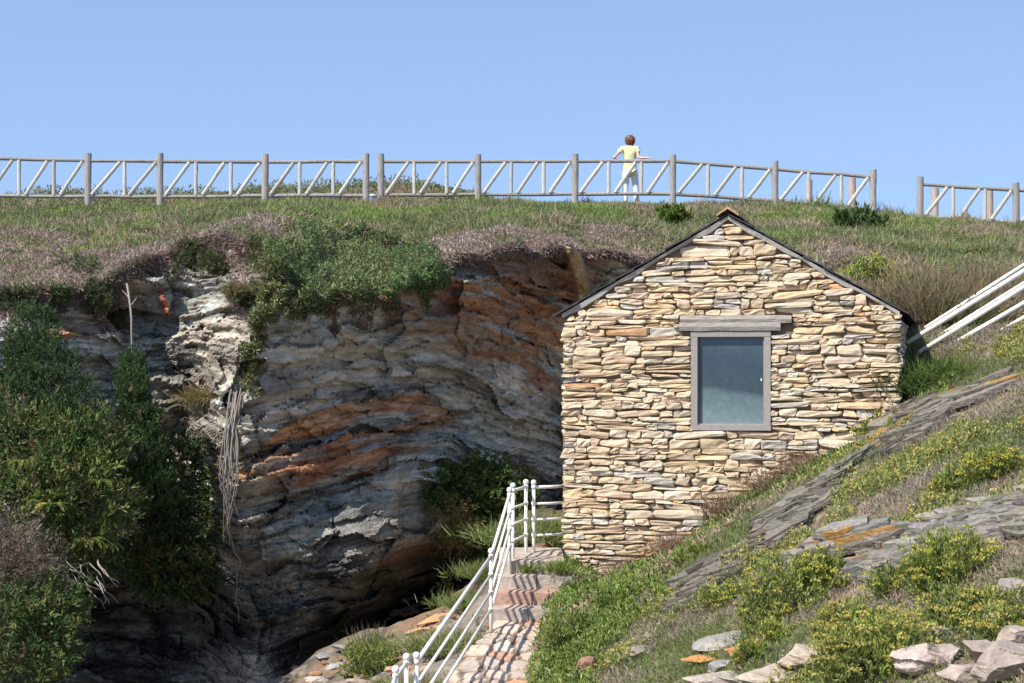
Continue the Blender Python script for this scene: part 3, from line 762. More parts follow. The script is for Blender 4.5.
    for (a0, a1, b0, b1, cc) in ((681, 792, 316, 322.8, (.33, .295, .255)), (680, 781, 323.2, 330.6, (.30, .275, .25))):
        u0, v1 = gab(a0, b0); u1, v0 = gab(a1, b1)
        mb = MB(); n = 16
        for i in range(n):
            t0, t1 = i / n, (i + 1) / n
        us = np.linspace(u0, u1, n); V = []
        for i, u in enumerate(us):
            w = 0.008 * float(noise(i * .6, v0 * 9, 0, 3)); w2 = .008 * float(noise(i * .6, v1 * 9, 5, 3))
            for (v, d) in ((v0 + w, -.2), (v0 + w, .085), ((v0 + v1) / 2, .1 + w), (v1 + w2, .09), (v1 + w2, -.2)):
                V.append(fr_front(np.array(u), np.array(v), np.array(d)))
        Q = [[i*5+k, (i+1)*5+k, (i+1)*5+(k+1) % 5, i*5+(k+1) % 5] for i in range(n - 1) for k in range(5)]
        Q += [[0, 1, 3, 4], [n*5-1, n*5-2, n*5-4, n*5-5]]
        T = [[1, 2, 3], [n*5-2, n*5-3, n*5-4]]
        mb.add(np.array(V), Q, T, C=cc); mb.build('plank', M_beam, lin)
build_hut()

# ------------------------------------------------------------------ fences
def log(mb, p0, p1, r, C, n=9, wob=0.006):
    p0 = np.asarray(p0, float); p1 = np.asarray(p1, float); k = 7
    t = np.linspace(0, 1, k)[:, None]; P = p0 + (p1 - p0) * t
    P = P + np.stack([wob * noise(t[:, 0] * 3 + p0[0] * 9, p0[2] * 3, i, 5) for i in range(3)], 1)
    rr = r * (1 + 0.08 * noise(t[:, 0] * 4 + p0[0] * 5, 3, 3, 6))
    mb.tube(P, rr, n, np.asarray(C) * R.uniform(.86, 1.12))

GW = np.array([.28, .265, .25]); PWD = np.array([.44, .43, .39])
def fence(label, posts, name='wooden_fence'):
    """posts: (px, top row, base row, upper rail row, lower rail row, bays to the next post)"""
    p = posts[len(posts) // 2]; org = at(p[0], p[2], YF)
    root = empty(name, org, label, 'fence', 'weathered timber fences along the clifftop')
    def put(o): o.location = -Vector(org)
    for (px, t, bs, u, l, nb) in posts:
        mb = MB(); a = at(px, bs + 10, YF); c = at(px, t, YF); log(mb, a, c, .075, GW, 12)
        put(mb.build('post', M_wood, root))
    for q0, q1 in zip(posts[:-1], posts[1:]):
        for row in (3, 4):
            a = at(q0[0], q0[row], YF - .0); c = at(q1[0], q1[row], YF - .0)
            mb = MB(); log(mb, a, c, .042, GW * (.9 if row == 3 else .95), 9, .012); put(mb.build('rail', M_wood, root))
        n = q0[5]
        for i in range(n):
            f0, f1 = i / n, (i + 1) / n
            def P(f, r): return at(q0[0] + (q1[0] - q0[0]) * f, q0[r] + (q1[r] - q0[r]) * f, YF)
            lo = P(f0 + 0.055 + .02 * (i > 0), 4); hi = P(f1 - 0.05, 3)
            mb = MB(); log(mb, lo + [0, -.03, .03], hi + [0, -.03, -.03], .042, PWD, 8, .005); put(mb.build('brace', M_wood, root))
            if i < n - 1:
                mb = MB(); log(mb, P(f1 + .01, 4) + [0, -.01, .02], P(f1 + .01, 3) + [0, -.01, -.02], .042, PWD * 1.02, 8, .004); put(mb.build('baluster', M_wood, root))
fence('long timber fence at the left end of the clifftop, in front of a scrubby mound',
      [(-222,152,206,157.5,195.5,3),(-120,152.5,206,158,195.8,3),(-17,153,207,158.5,196,3),(88,153.5,208,160.5,196.4,2),(160,153.5,209,161.2,196.5,3),(265,154,209,162,196,3),(366,153.5,207,161,195.2,0)])
fence('middle timber fence with a person leaning on it',
      [(381,154,207,161,195,3),(478,154.5,206,161.5,194.5,3),(575,154,206,161,194,3),(673,154.5,205,161,194,3),(775,161,204.5,169,200.6,3),(873,169.5,213,177,209.5,0)])
fence('short timber fence at the far right, lower down the slope',
      [(920,177,218,184.5,216.5,3),(1016,183,229,189.8,222.5,3),(1112,189,238,196,230,0)])
for i, (px, top, bs, Yd, lb) in enumerate([(809,180,206,49,'reddish post standing behind the fence bay left of its last bay'),(852,178,210,48,'reddish post behind the last bay of the middle fence'),
                               (935,188,222,48,'reddish post behind the first bay of the right hand fence'),(989.5,187,226,47.5,'reddish post behind the right hand fence, nearest the frame edge')]):
    a = at(px, bs + 30, Yd); c = at(px, top, Yd); mb = MB(); log(mb, a, c, .085, (.40, .32, .27), 10, .004)
    tag(mb.build('wooden_post', M_wood, None, False, a), lb, 'post', 'loose posts behind the fence')
# small bin in the gap between two fences
def build_bin():
    o = at(372.5, 206.5, 46.0); root = empty('litter_bin', o, 'small pale blue bin standing in the gap between two fences', 'bin')
    mb = MB(); n = 14; t = np.arange(n) * 2 * math.pi / n
    rows = [(.085, 0), (.095, .2), (.10, .24)]
    for (ra, z0), (rb, z1) in zip(rows[:-1], rows[1:]):
        V = [[ra*math.cos(x), ra*math.sin(x), z0] for x in t] + [[rb*math.cos(x), rb*math.sin(x), z1] for x in t]
        mb.add(V, [[i, (i+1) % n, n + (i+1) % n, n + i] for i in range(n)], C=(.20, .29, .42))
    mb.build('tub', M_paint, root)
    mb = MB(); mb.tube([[0, 0, .235], [0, 0, .275]], [.112, .105], 14, (.62, .66, .70)); mb.build('rim', M_paint, root)
build_bin()

# ------------------------------------------------------------------ metal railings
WH = np.array([.78, .745, .67])
RH = (.835, .625, .425, .225)
def rail_post(root, org, base, h=.92, r=.022, ball=True):
    base = np.asarray(base, float) - org
    mb = MB(); mb.tube([base - [0, 0, .25], base + [0, 0, h - .05]], r, 12, WH); 
    po = mb.build('post', M_paint, root, True)
    mb = MB(); k = [(0, .9), (.012, 1.5), (.03, 1.62), (.05, 1.4), (.062, .7), (.065, .05)]
    mb.tube([base + [0, 0, h - .055 + a] for a, _ in k], [r * q for _, q in k], 12, WH)
    mb.build('finial', M_paint, po, True)
    for hh in RH:
        mb = MB(); mb.tube([base + [0, 0, hh - .022], base + [0, 0, hh + .022]], r * 1.32, 12, WH * .97)
        mb.build('collar', M_paint, po, True)
def rails(root, org, a, b_, hs=RH, r=.0165, top=.021):
    a = np.asarray(a, float) - org; b_ = np.asarray(b_, float) - org
    for i, hh in enumerate(hs):
        mb = MB(); mb.tube([a + [0, 0, hh], (a + b_) / 2 + [0, 0, hh - .004], b_ + [0, 0, hh]], top if i == 0 else r, 10, WH); mb.build('rail', M_paint, root, True)
def build_railings():
    A1, A2 = at(509.5, 564, 24.75), at(513, 559, 24.95); B, C_ = at(526, 552.5, 25.95), at(533.7, 553, 25.95)
    Mp = at(491, 629, 23.5)
    D1 = at(416.5, 0, 19.0); D1[2] = -3.45; D2 = at(406.5, 0, 18.95); D2[2] = -3.455; D3 = at(395.6, 0, 18.3); D3[2] = -3.48
    E = at(385, 0, 17.2); E[2] = -3.62
    org = Mp.copy()
    root = empty('metal_railing', org, 'white painted metal railing descending beside the stone steps and path', 'railing')
    for p in (A1, A2, B, C_, Mp, D1, D2, D3, E): rail_post(root, org, p)
    W = np.array([P0[0] + .02, P0[1] + .1, C_[2]])
    rails(root, org, A1, Mp); rails(root, org, A2, B); rails(root, org, C_, W); rails(root, org, Mp, D1); rails(root, org, D2, D3); rails(root, org, D3, E)
    # upper stairs behind the hut
    a0 = at(909, 341, 27.2); b0 = at(1034, 266, 27.2)
    def line(px0, py0, px1, py1, Y): return at(px0, py0, Y), at(px1, py1, Y)
    org2 = at(1034, 340, 27.0)
    root = empty('metal_railing', org2, 'white sloping handrail of four bars climbing right behind the hut', 'railing')
    for (x0, y0, x1, y1, r) in ((911,340.5,1040,261,.032),(921,351,1040,277,.030),(941,351,1040,293.5,.030),(963,353,1040,308,.027)):
        p, q = line(x0, y0, x1, y1, 27.0); dz = (q - p); p = p - dz * .03; mb = MB(); mb.tube([p - org2, q - org2], r, 10, WH); mb.build('rail', M_paint, root, True)
    g = at(1038, 262, 27.0); gz = float(H(g[0], 27.0))
    mb = MB(); mb.tube([np.array([g[0], 27.0, gz - .3]) - org2, g + [0, 0, .03] - org2], .035, 12, WH); mb.build('post', M_paint, root, True)
    org3 = at(1034, 340, 27.9)
    root = empty('metal_railing', org3, 'second white handrail of two bars just behind the four bar handrail', 'railing')
    for (x0, y0, x1, y1) in ((925,328,1040,254.5),(931,341,1040,273)):
        p, q = line(x0, y0, x1, y1, 27.9); mb = MB(); mb.tube([p - org3, q - org3], .026, 10, WH); mb.build('rail', M_paint, root, True)
    g = at(1039, 255, 27.9); mb = MB(); mb.tube([np.array([g[0], 27.9, float(H(g[0], 27.9)) - .3]) - org3, g - org3], .03, 12, WH); mb.build('post', M_paint, root, True)
build_railings()

# ------------------------------------------------------------------ plants
def nrm(v): return v / (np.linalg.norm(v, axis=-1, keepdims=True) + 1e-9)
def kites(P, D, L, W, C, mb, fold=0.25):
    n = len(P); D = nrm(D); S = nrm(np.cross(D, R.normal(size=(n, 3)))); N_ = np.cross(S, D)
    L = np.broadcast_to(L, (n,))[:, None]; W = np.broadcast_to(W, (n,))[:, None]
    m = P + D * L * .5 + N_ * W * fold
    V = np.stack([P, m + S * W * .5, P + D * L, m - S * W * .5], 1).reshape(-1, 3)
    Q = np.arange(n * 4).reshape(n, 4)
    mb.add(V, Q, C=np.repeat(C, 4, 0))
def blades(P, D, L, W, C, mb, bend=0.4):
    n = len(P); D = nrm(D); S = nrm(np.cross(D, R.normal(size=(n, 3)))); B = np.cross(S, D)
    L = np.broadcast_to(L, (n,))[:, None]; W = np.broadcast_to(W, (n,))[:, None]
    m = P + D * L * .55; t = P + D * L * .95 + B * L * bend * R.uniform(0, 1, (n, 1))
    V = np.stack([P - S*W*.5, P + S*W*.5, m + S*W*.4 + B*L*bend*.15, m - S*W*.4 + B*L*bend*.15, t + S*W*.05, t - S*W*.05], 1).reshape(-1, 3)
    i = np.arange(n) * 6
    Q = np.concatenate([np.stack([i, i+1, i+2, i+3], 1), np.stack([i+3, i+2, i+4, i+5], 1)])
    mb.add(V, Q, C=np.repeat(C, 6, 0))
def pal(n, cols, var=0.2, w=None):
    cols = np.asarray(cols, float)
    i = R.choice(len(cols), n, p=None if w is None else np.asarray(w) / np.sum(w))
    return cols[i] * R.uniform(1 - var, 1 + var, (n, 1))
def rdir(n, up=0.5, side=(0, 0, 0)):
    d = nrm(R.normal(size=(n, 3))); d = d + np.array([0, 0, up]) + np.asarray(side); return nrm(d)

HUTP = [P0 - RD*.05 - DD*.1, P0 + RD*(HW+.05) - DD*.1, P0 + RD*(HW+.05) + DD*HD, P0 - RD*.05 + DD*HD]
def in_hut(X, Y): return in_poly(X, Y, [tuple(p) for p in HUTP])

def scatter(n, x0, x1, y0, y1):
    X = R.uniform(x0, x1, n); Y = R.uniform(y0, y1, n)
    return X, Y

GREEN = [(.17,.21,.085),(.20,.23,.10),(.13,.175,.06),(.25,.25,.125),(.19,.22,.10)]
_G1 = [(.13,.18,.055),(.16,.20,.065),(.095,.145,.04),(.21,.22,.09),(.15,.19,.07)]
_G0 = [(.085,.125,.03),(.11,.15,.04),(.06,.10,.025),(.15,.17,.06),(.10,.14,.05)]
DRY = [(.38,.30,.19),(.32,.245,.165),(.42,.35,.235),(.27,.21,.15)]
_D0 = [(.30,.23,.13),(.24,.17,.10),(.34,.28,.17),(.20,.14,.09)]
HEATH = [(.34,.245,.215),(.40,.295,.265),(.26,.19,.155),(.44,.34,.30),(.22,.195,.125)]
_H1 = [(.21,.14,.12),(.25,.17,.15),(.16,.115,.085),(.28,.205,.18),(.14,.125,.07)]
_H0 = [(.16,.10,.085),(.20,.13,.115),(.12,.085,.06),(.22,.155,.14),(.10,.085,.045)]
FRESH = [(.19,.26,.05),(.23,.29,.07),(.15,.22,.045),(.26,.28,.075),(.11,.17,.04)]
_F0 = [(.13,.19,.035),(.16,.22,.05),(.10,.16,.03),(.19,.22,.05),(.08,.13,.03)]

def hill_cover():
    # clifftop: heath near the lip, grass behind
    X, Y = scatter(640000, -15.5, 15, 28.0, 46.3)
    Z = H(X, Y); ly = lipY(X); px = CX + F * X / Y; py = HZ - F * Z / Y
    matk = in_poly(px, py, [(240,400),(240,330),(272,236),(300,230),(350,229),(400,239),(440,251),(456,275),(440,300)])
    ok = ~matk & (Y > ly + 0.02) & (px > -180) & (px < 1230) & ~in_hut(X, Y) & ~((X > 4) & (Y < 28.2))
    X, Y, Z, ly, px = X[ok], Y[ok], Z[ok], ly[ok], px[ok]
    t = (Y - ly) / (YF - ly)
    n1 = fbm(X * 0.55, Y * 0.55, 1, 4, 111); n2 = fbm(X * 2.2, Y * 2.2, 2, 3, 112)
    lim = np.interp(px, [-50, 60, 200, 300, 450, 640, 720, 800, 1100], [.58, .55, .42, .26, .40, .36, .2, .08, .0])
    heath = (t + 0.22 * n1 + .10 * n2) < lim
    bare = (n1 + .5 * n2 > .50) & (t < .5)                     # bald patches with dry thatch
    keep = R.random(len(X)) < np.where(bare, .35, 1.0)
    P = np.stack([X, Y, Z - .01], 1)
    g = ~heath & keep
    Pg, n_g = P[g], n2[g]; n = g.sum()
    C = pal(n, GREEN, .25) * np.array([1.0, .98, .95])
    dryf = (fbm(Pg[:, 0] * 1.1, Pg[:, 1] * 1.1, 4, 3, 113) + .9 * R.normal(size=n) * .35 + .2 * (px[g] > 730)) > .56
    C[dryf] = pal(dryf.sum(), DRY, .2)
    lush = fbm(Pg[:, 0] * .7, Pg[:, 1] * .7, 9, 3, 115) > .25
    C[lush & ~dryf] = C[lush & ~dryf] * np.array([1.15, 1.3, .9])
    L = R.uniform(.07, .17, n) * (1 + .5 * np.clip(n_g, -.6, 1)) * np.where(dryf, 1.15, 1) * (1 + 1.3 * np.clip(fbm(Pg[:, 0] * 1.9, Pg[:, 1] * 1.9, 3, 3, 116) - .15, 0, 1))
    mb = MB(); blades(Pg, rdir(n, 1.0, (.04, -.05, 0)), L * .85, R.uniform(.014, .028, n), C, mb, .6)
    tag(mb.build('grass', M_grass), 'green and straw coloured grass on the clifftop', 'grass', kind='stuff')
    h = heath & keep; Ph = P[h]; n = h.sum()
    C = pal(n, HEATH, .25)
    gr = fbm(Ph[:, 0] * 1.3, Ph[:, 1] * 1.3, 7, 3, 114) + R.normal(size=n) * .25 > .2
    C[gr] = pal(gr.sum(), GREEN + DRY[:2], .2) * .85
    Ph = Ph + np.stack([0*Ph[:,0], 0*Ph[:,0], .10 * np.clip(.4 + n2[h], 0, 1) * R.random(n)], 1)
    mb = MB(); kites(Ph, rdir(n, .6, (0, -.2, 0)), R.uniform(.04, .095, n), R.uniform(.014, .03, n), C, mb)
    # fringe hanging over the lip
    m = 30000; xp = R.uniform(-180, 700, m); xp = xp[~((xp > 262) & (xp < 440))]; m = len(xp)
    lr = lip_row(xp); q = cliff_pt(xp, lr + R.uniform(-2, 1, m) ** 1 + np.abs(R.normal(0, 5.5, m)) * np.clip(.45 + 1.3 * fbm(xp * .05, 0, 0, 4, 117), .12, 1.6), 0.02)
    kites(q, rdir(m, -.1, (0, -.5, 0)), R.uniform(.05, .16, m), R.uniform(.012, .028, m), pal(m, HEATH, .25) * .9, mb)
    m = 60000; xp = R.uniform(-20, 262, m); yp = R.uniform(238, 345, m); nz = fbm(xp * .03, yp * .03, 3, 4, 125)
    k = in_poly(xp + 10 * nz, yp + 14 * nz, [(-30,290),(60,285),(100,270),(150,250),(160,262),(128,285),(125,312),(104,332),(84,300),(66,312),(40,306),(0,325),(-30,330)]) | in_poly(xp + 8 * nz, yp + 10 * nz, [(203,236),(262,236),(262,262),(252,300),(238,312),(226,290),(236,268),(222,258)]) | in_poly(xp + 8 * nz, yp + 8 * nz, [(165,246),(196,240),(200,262),(182,258),(170,275),(160,262)])
    k &= (nz + .4 * R.normal(size=m)) > -.35; xp, yp = xp[k], yp[k]; n = len(xp); q = cliff_pt(xp, yp, .01) - np.stack([0 * xp, R.random(n) * .12, 0 * xp], 1)
    C = pal(n, HEATH, .25) * .85; gr = fbm(xp * .05, yp * .05, 8, 3, 126) + .25 * R.normal(size=n) > .05; C[gr] = pal(gr.sum(), [(.10,.125,.05),(.14,.16,.065),(.08,.10,.04)], .25)
    kites(q, rdir(n, .2, (0, -.7, 0)), R.uniform(.05, .13, n), R.uniform(.012, .028, n), C, mb)
    tag(mb.build('heath', M_leaf), 'low brownish purple heath along the cliff edge', 'heath', kind='stuff')
    # scrub on the mound behind the left fence
    X, Y = scatter(60000, -16, 4, 47.5, 56); Z = H(X, Y); px = CX + F * X / Y; py = HZ - F * Z / Y
    ok = (py < 214) & (px > -40); X, Y, Z = X[ok], Y[ok], Z[ok]; n = len(X)
    nn = fbm(X * .8, Y * .8, 0, 3, 118); C = pal(n, GREEN, .25) * .9
    rd = nn + R.normal(size=n) * .25 > .38; C[rd] = pal(rd.sum(), [(.26,.17,.11),(.22,.16,.10),(.30,.23,.14)], .2)
    Z2 = Z + R.random(n) ** 2 * .28 * np.clip(.4 + fbm(X * 1.5, Y * 1.5, 0, 3, 119), 0, 1)
    mb = MB(); kites(np.stack([X, Y, Z2], 1), rdir(n, .7), R.uniform(.06, .14, n), R.uniform(.025, .05, n), C, mb)
    tag(mb.build('scrub', M_leaf), 'low green and russet scrub on the mound beyond the fence', 'scrub', kind='stuff')
hill_cover()

G1 = [(540,700),(528,640),(540,585),(556,556),(585,548),(600,549),(650,518),(720,482),(800,446),(850,420),(905,395),(960,372),(950,395),(890,432),(850,460),(800,490),(760,520),(700,560),(650,595),(615,640),(590,700)]
RIB = [(682,598,16),(700,588,24),(760,545,26),(830,492,25),(890,440,26),(940,412,22),(1000,388,14)]
RIB2 = [(806,574,10),(850,566,26),(900,552,32),(960,535,36),(1030,515,34),(1090,500,34)]
def rib_dist(px, py, rib):
    a = np.array(rib); d = seg_d(px, py, [(x, y) for x, y, _ in rib]); w = np.interp(px, a[:, 0], a[:, 2]); return d / (w * .5)

def slope_cover():
    X, Y = scatter(620000, -.2, 9.5, 12.5, 28.5); Z = H(X, Y); px = CX + F * X / Y; py = HZ - F * Z / Y
    ok = (px > 500) & (px < 1260) & (py < 760) & ~in_hut(X, Y) & (X > path_r(Y) - .02)
    X, Y, Z, px, py = X[ok], Y[ok], Z[ok], px[ok], py[ok]
    n1 = fbm(X * .9, Y * .9, 3, 4, 121); n2 = fbm(X * 3, Y * 3, 6, 3, 122)
    jx = px + 14 * n2; jy = py + 12 * n1
    rib = np.minimum(rib_dist(jx, jy, RIB) + 9 * ((px < 672) | (px > 972)), rib_dist(jx, jy, RIB2) + 9 * (px < 812))
    grn = in_poly(jx, jy, G1)
    P = np.stack([X, Y, Z - .01], 1)
    free = (R.random(len(X)) < .4) | (rib > .72 + .25 * R.random(len(X)) - 1.1 * sstep(.05, .5, n2 + .4 * n1))
    # lush fleshy cover below the hut
    k = grn & (R.random(len(X)) < .95); n = k.sum(); nn = n2[k]
    C = pal(n, FRESH, .25)
    dk = R.random(n) < .22; C[dk] *= .6
    dd = (n1[k] + R.normal(size=n) * .25) > .45; C[dd] = pal(dd.sum(), DRY, .2)
    Pk = P[k] + np.stack([0*nn, 0*nn, R.random(n) * .14 * np.clip(.5 + nn, 0, 1.2)], 1)
    mb = MB(); kites(Pk, rdir(n, .9), R.uniform(.04, .10, n), R.uniform(.014, .03, n), C, mb)
    tag(mb.build('ground_cover', M_fleshy), 'lush green fleshy ground cover running down below the hut', 'ground cover', kind='stuff')
    # mixed dry and green grass elsewhere
    sp = np.clip(.75 + .8 * n1, .3, 1)
    k = ~grn & free & (R.random(len(X)) < sp * .85); n = k.sum()
    C = pal(n, [(.40,.31,.245),(.34,.265,.21),(.45,.37,.28),(.22,.23,.12),(.26,.26,.15),(.37,.29,.25)], .2)
    gg = (fbm(P[k][:, 0] * 1.2, P[k][:, 1] * 1.2, 8, 3, 123) + R.normal(size=n) * .2) > -.3; C[gg] = pal(gg.sum(), FRESH + GREEN, .2) * .9
    mb = MB(); blades(P[k], rdir(n, .8, (-.1, -.1, 0)), R.uniform(.04, .13, n), R.uniform(.006, .013, n), C, mb, .7)
    k = ~grn & free & (R.random(len(X)) < .30) & (n2 > -.1); n = k.sum()
    C = pal(n, [(.18,.21,.11),(.28,.25,.18),(.35,.26,.22),(.22,.19,.13)], .2)
    kites(P[k] + np.stack([0*n2[k], 0*n2[k], R.random(n) * .06], 1), rdir(n, .4), R.uniform(.03, .07, n), R.uniform(.01, .022, n), C, mb)
    pt = fbm(P[:, 0] * 1.1, P[:, 1] * 1.1, 17, 3, 128); k = ~grn & free & (pt > .34) & (R.random(len(X)) < .8); n = k.sum()
    C = pal(n, [(.20,.25,.06),(.26,.28,.075),(.15,.20,.05),(.30,.30,.10),(.22,.19,.08)], .22); mf = MB()
    hgt = R.random(n) * .15 * np.clip((pt[k] - .3) * 6, 0, 1)
    kites(P[k] + np.stack([0*hgt, 0*hgt, hgt], 1), rdir(n, .9), R.uniform(.03, .075, n), R.uniform(.012, .024, n), C, mf)
    fk = R.random(n) < .035; q = P[k][fk] + np.stack([0*hgt[fk], 0*hgt[fk] - .02, hgt[fk] + .05], 1); q = np.repeat(q, 6, 0) + R.normal(size=(fk.sum() * 6, 3)) * np.array([.018, .018, .006])
    kites(q, rdir(len(q), .8), .024, .02, pal(len(q), [(.50,.44,.09),(.44,.40,.12),(.46,.32,.10)], .2), mf)
    tag(mf.build('ground_cover', M_fleshy), 'scattered yellow green patches with yellow flower heads on the foreground hillside', 'ground cover', kind='stuff')
    tag(mb.build('dry_grass', M_grass), 'dry and green grass tufts on the foreground hillside', 'grass', kind='stuff')
slope_cover()

M_outc = col_mat('crumbling slate', 0.95, 16.0, 0.55, 0.9, 0.04, 0.15, (1, 1, 1.8), 10)
def slate_bed(name, label, rib, n, layers, base_col, seed, lic):
    """an outcrop of many overlapping thin slate plates lying along the rib"""
    r = np.random.default_rng(seed); a = np.array(rib, float)
    cum = np.concatenate([[0], np.cumsum(np.hypot(np.diff(a[:, 0]), np.diff(a[:, 1])))]); cum /= cum[-1]
    s_ = r.uniform(0, 1, n); t_ = r.uniform(-1, 1, n)
    X_ = lambda q: np.interp(q, cum, a[:, 0]); Y_ = lambda q: np.interp(q, cum, a[:, 1]); W_ = lambda q: np.interp(q, cum, a[:, 2]) * .5
    e = .01; dx, dy = X_(s_ + e) - X_(s_ - e), Y_(s_ + e) - Y_(s_ - e); l = np.hypot(dx, dy)
    wv = W_(s_) * (1 + .5 * fbm(s_ * 8, t_ * .5, 0, 3, seed))
    px = X_(s_) - dy / l * wv * t_; py = Y_(s_) + dx / l * wv * t_
    keep = fbm(s_ * 13, t_ * 1.4, 4, 3, seed + 1) > -.02; px, py, s_, t_ = px[keep], py[keep], s_[keep], t_[keep]
    P = hit(px, py); Q = hit(px + dx[keep] * .6, py + dy[keep] * .6); mb = MB()
    gx = (H(P[:, 0] + .15, P[:, 1]) - H(P[:, 0] - .15, P[:, 1])) / .3; gy = (H(P[:, 0], P[:, 1] + .15) - H(P[:, 0], P[:, 1] - .15)) / .3
    o = P.mean(0)
    for i in range(len(P)):
        N_ = np.array([-gx[i] * .75, -gy[i] * .5 - .05, 1.0]) + r.normal(size=3) * np.array([.07, .07, 0]); N_ /= np.linalg.norm(N_)
        T_ = Q[i] - P[i]; T_ = T_ - N_ * (T_ @ N_); T_ /= np.linalg.norm(T_) + 1e-9; B_ = np.cross(N_, T_)
        L, Wd, th = r.uniform(.10, .38), r.uniform(.05, .16), r.uniform(.014, .04)
        lay = layers(s_[i], t_[i]); k = r.integers(5, 9); ph = np.sort(r.uniform(0, 2 * np.pi, k) * .4 + np.arange(k) * 2 * np.pi / k * .6 + 0)
        ph = np.arange(k) * 2 * np.pi / k + r.uniform(-.3, .3, k); rr = r.uniform(.7, 1.15, k)
        ring = P[i] + (np.cos(ph) * rr * L)[:, None] * T_ + (np.sin(ph) * rr * Wd)[:, None] * B_
        up = r.uniform(-.02, lay)
        top = ring + N_ * (up + th) + N_ * (r.uniform(-.008, .008, k))[:, None]; bot = ring * .97 + P[i] * .03 + N_ * (up - th)
        cen = top.mean(0) + N_ * .006
        V = np.vstack([top, bot, cen]) - o
        qd = [[j, k + j, k + (j + 1) % k, (j + 1) % k] for j in range(k)]; td = [[j, (j + 1) % k, 2 * k] for j in range(k)]
        c = np.array(base_col) * r.uniform(.55, 1.35) * (1 + r.normal(size=3) * .04)
        if lic(s_[i], t_[i]) > r.random(): c = np.array([.36, .21, .07]) * r.uniform(.6, 1)
        cc = np.tile(c, (2 * k + 1, 1)); 
        mb.add(V, qd, td, cc)
    ob = mb.build(name, M_outc); ob.location = Vector([float(v) for v in o])
    return tag(ob, label, 'rock')
slate_bed('rock_outcrop', 'long dark slate rib of thin broken layers running diagonally up the slope toward the hut', RIB, 1500, lambda s, t: .06 + .05 * math.sin(s * 14) ** 2, (.165, .148, .12), 140, lambda s, t: .05 * (s > .6))
slate_bed('rock_outcrop', 'layered grey slate outcrop with orange lichen at its left end', RIB2, 1500, lambda s, t: .10 + (.20 * math.exp(-((s - .16) / .14) ** 2) if t < .3 else 0), (.21, .193, .16), 150, lambda s, t: .55 * math.exp(-((s - .13) / .05) ** 2) * (abs(t) < .8))

# loose stones
def ico(sub):
    t = (1 + 5 ** .5) / 2
    v = [(-1,t,0),(1,t,0),(-1,-t,0),(1,-t,0),(0,-1,t),(0,1,t),(0,-1,-t),(0,1,-t),(t,0,-1),(t,0,1),(-t,0,-1),(-t,0,1)]
    f = [(0,11,5),(0,5,1),(0,1,7),(0,7,10),(0,10,11),(1,5,9),(5,11,4),(11,10,2),(10,7,6),(7,1,8),(3,9,4),(3,4,2),(3,2,6),(3,6,8),(3,8,9),(4,9,5),(2,4,11),(6,2,10),(8,6,7),(9,8,1)]
    v = [np.array(p) / np.linalg.norm(p) for p in v]
    for _ in range(sub):
        c = {}; nf = []
        def mid(a, b):
            k = (min(a, b), max(a, b))
            if k not in c:
                m = v[a] + v[b]; v.append(m / np.linalg.norm(m)); c[k] = len(v) - 1
            return c[k]
        for a, b, d in f:
            x, y, z = mid(a, b), mid(b, d), mid(d, a); nf += [(a,x,z),(b,y,x),(d,z,y),(x,y,z)]
        f = nf
    return np.array(v), np.array(f)
ICO = ico(4); ICO3 = ico(3)
def rock(name, label, c, dims, col, seed, rot=(0, 0, 0), group=None, cut=9, hi=True, lichen=None):
    V0, T = ICO if hi else ICO3; r = np.random.default_rng(seed); V = V0.copy()
    for _ in range(cut):
        n = nrm(r.normal(size=3)); d = r.uniform(.42, .8); e = np.maximum(V @ n - d, 0); V = V - e[:, None] * n
    V = V * (1 + .07 * fbm(V0[:, 0] * 2 + seed, V0[:, 1] * 2, V0[:, 2] * 2, 4, seed))[:, None]
    V = V * np.asarray(dims)
    k = np.round((V[:, 2] + .3 * V[:, 0] + .02 * noise(V[:, 0] * 7, V[:, 1] * 7, seed, 3)) / max(dims[2] * .45, .03)); V[:, :2] *= (1 + .16 * (_hash(k, k * 0, k * 0, seed) - .5))[:, None]
    M = np.array(Matrix.Rotation(rot[2], 3, 'Z') @ Matrix.Rotation(rot[1], 3, 'Y') @ Matrix.Rotation(rot[0], 3, 'X'))
    V = V @ M.T
    C = np.asarray(col) * (1 + .22 * fbm(V[:, 0] * 6, V[:, 1] * 6, V[:, 2] * 9, 3, seed + 2))[:, None]
    if lichen is not None:
        w = sstep(.0, .5, fbm(V[:, 0] * 5, V[:, 1] * 5, V[:, 2] * 5, 3, seed + 3))[:, None]; C = C * (1 - w) + np.asarray(lichen) * w
    o = mesh_np(name, V + np.asarray(c), None, M_slab, None, C, False, T, c)
    return tag(o, label, 'rock', group)

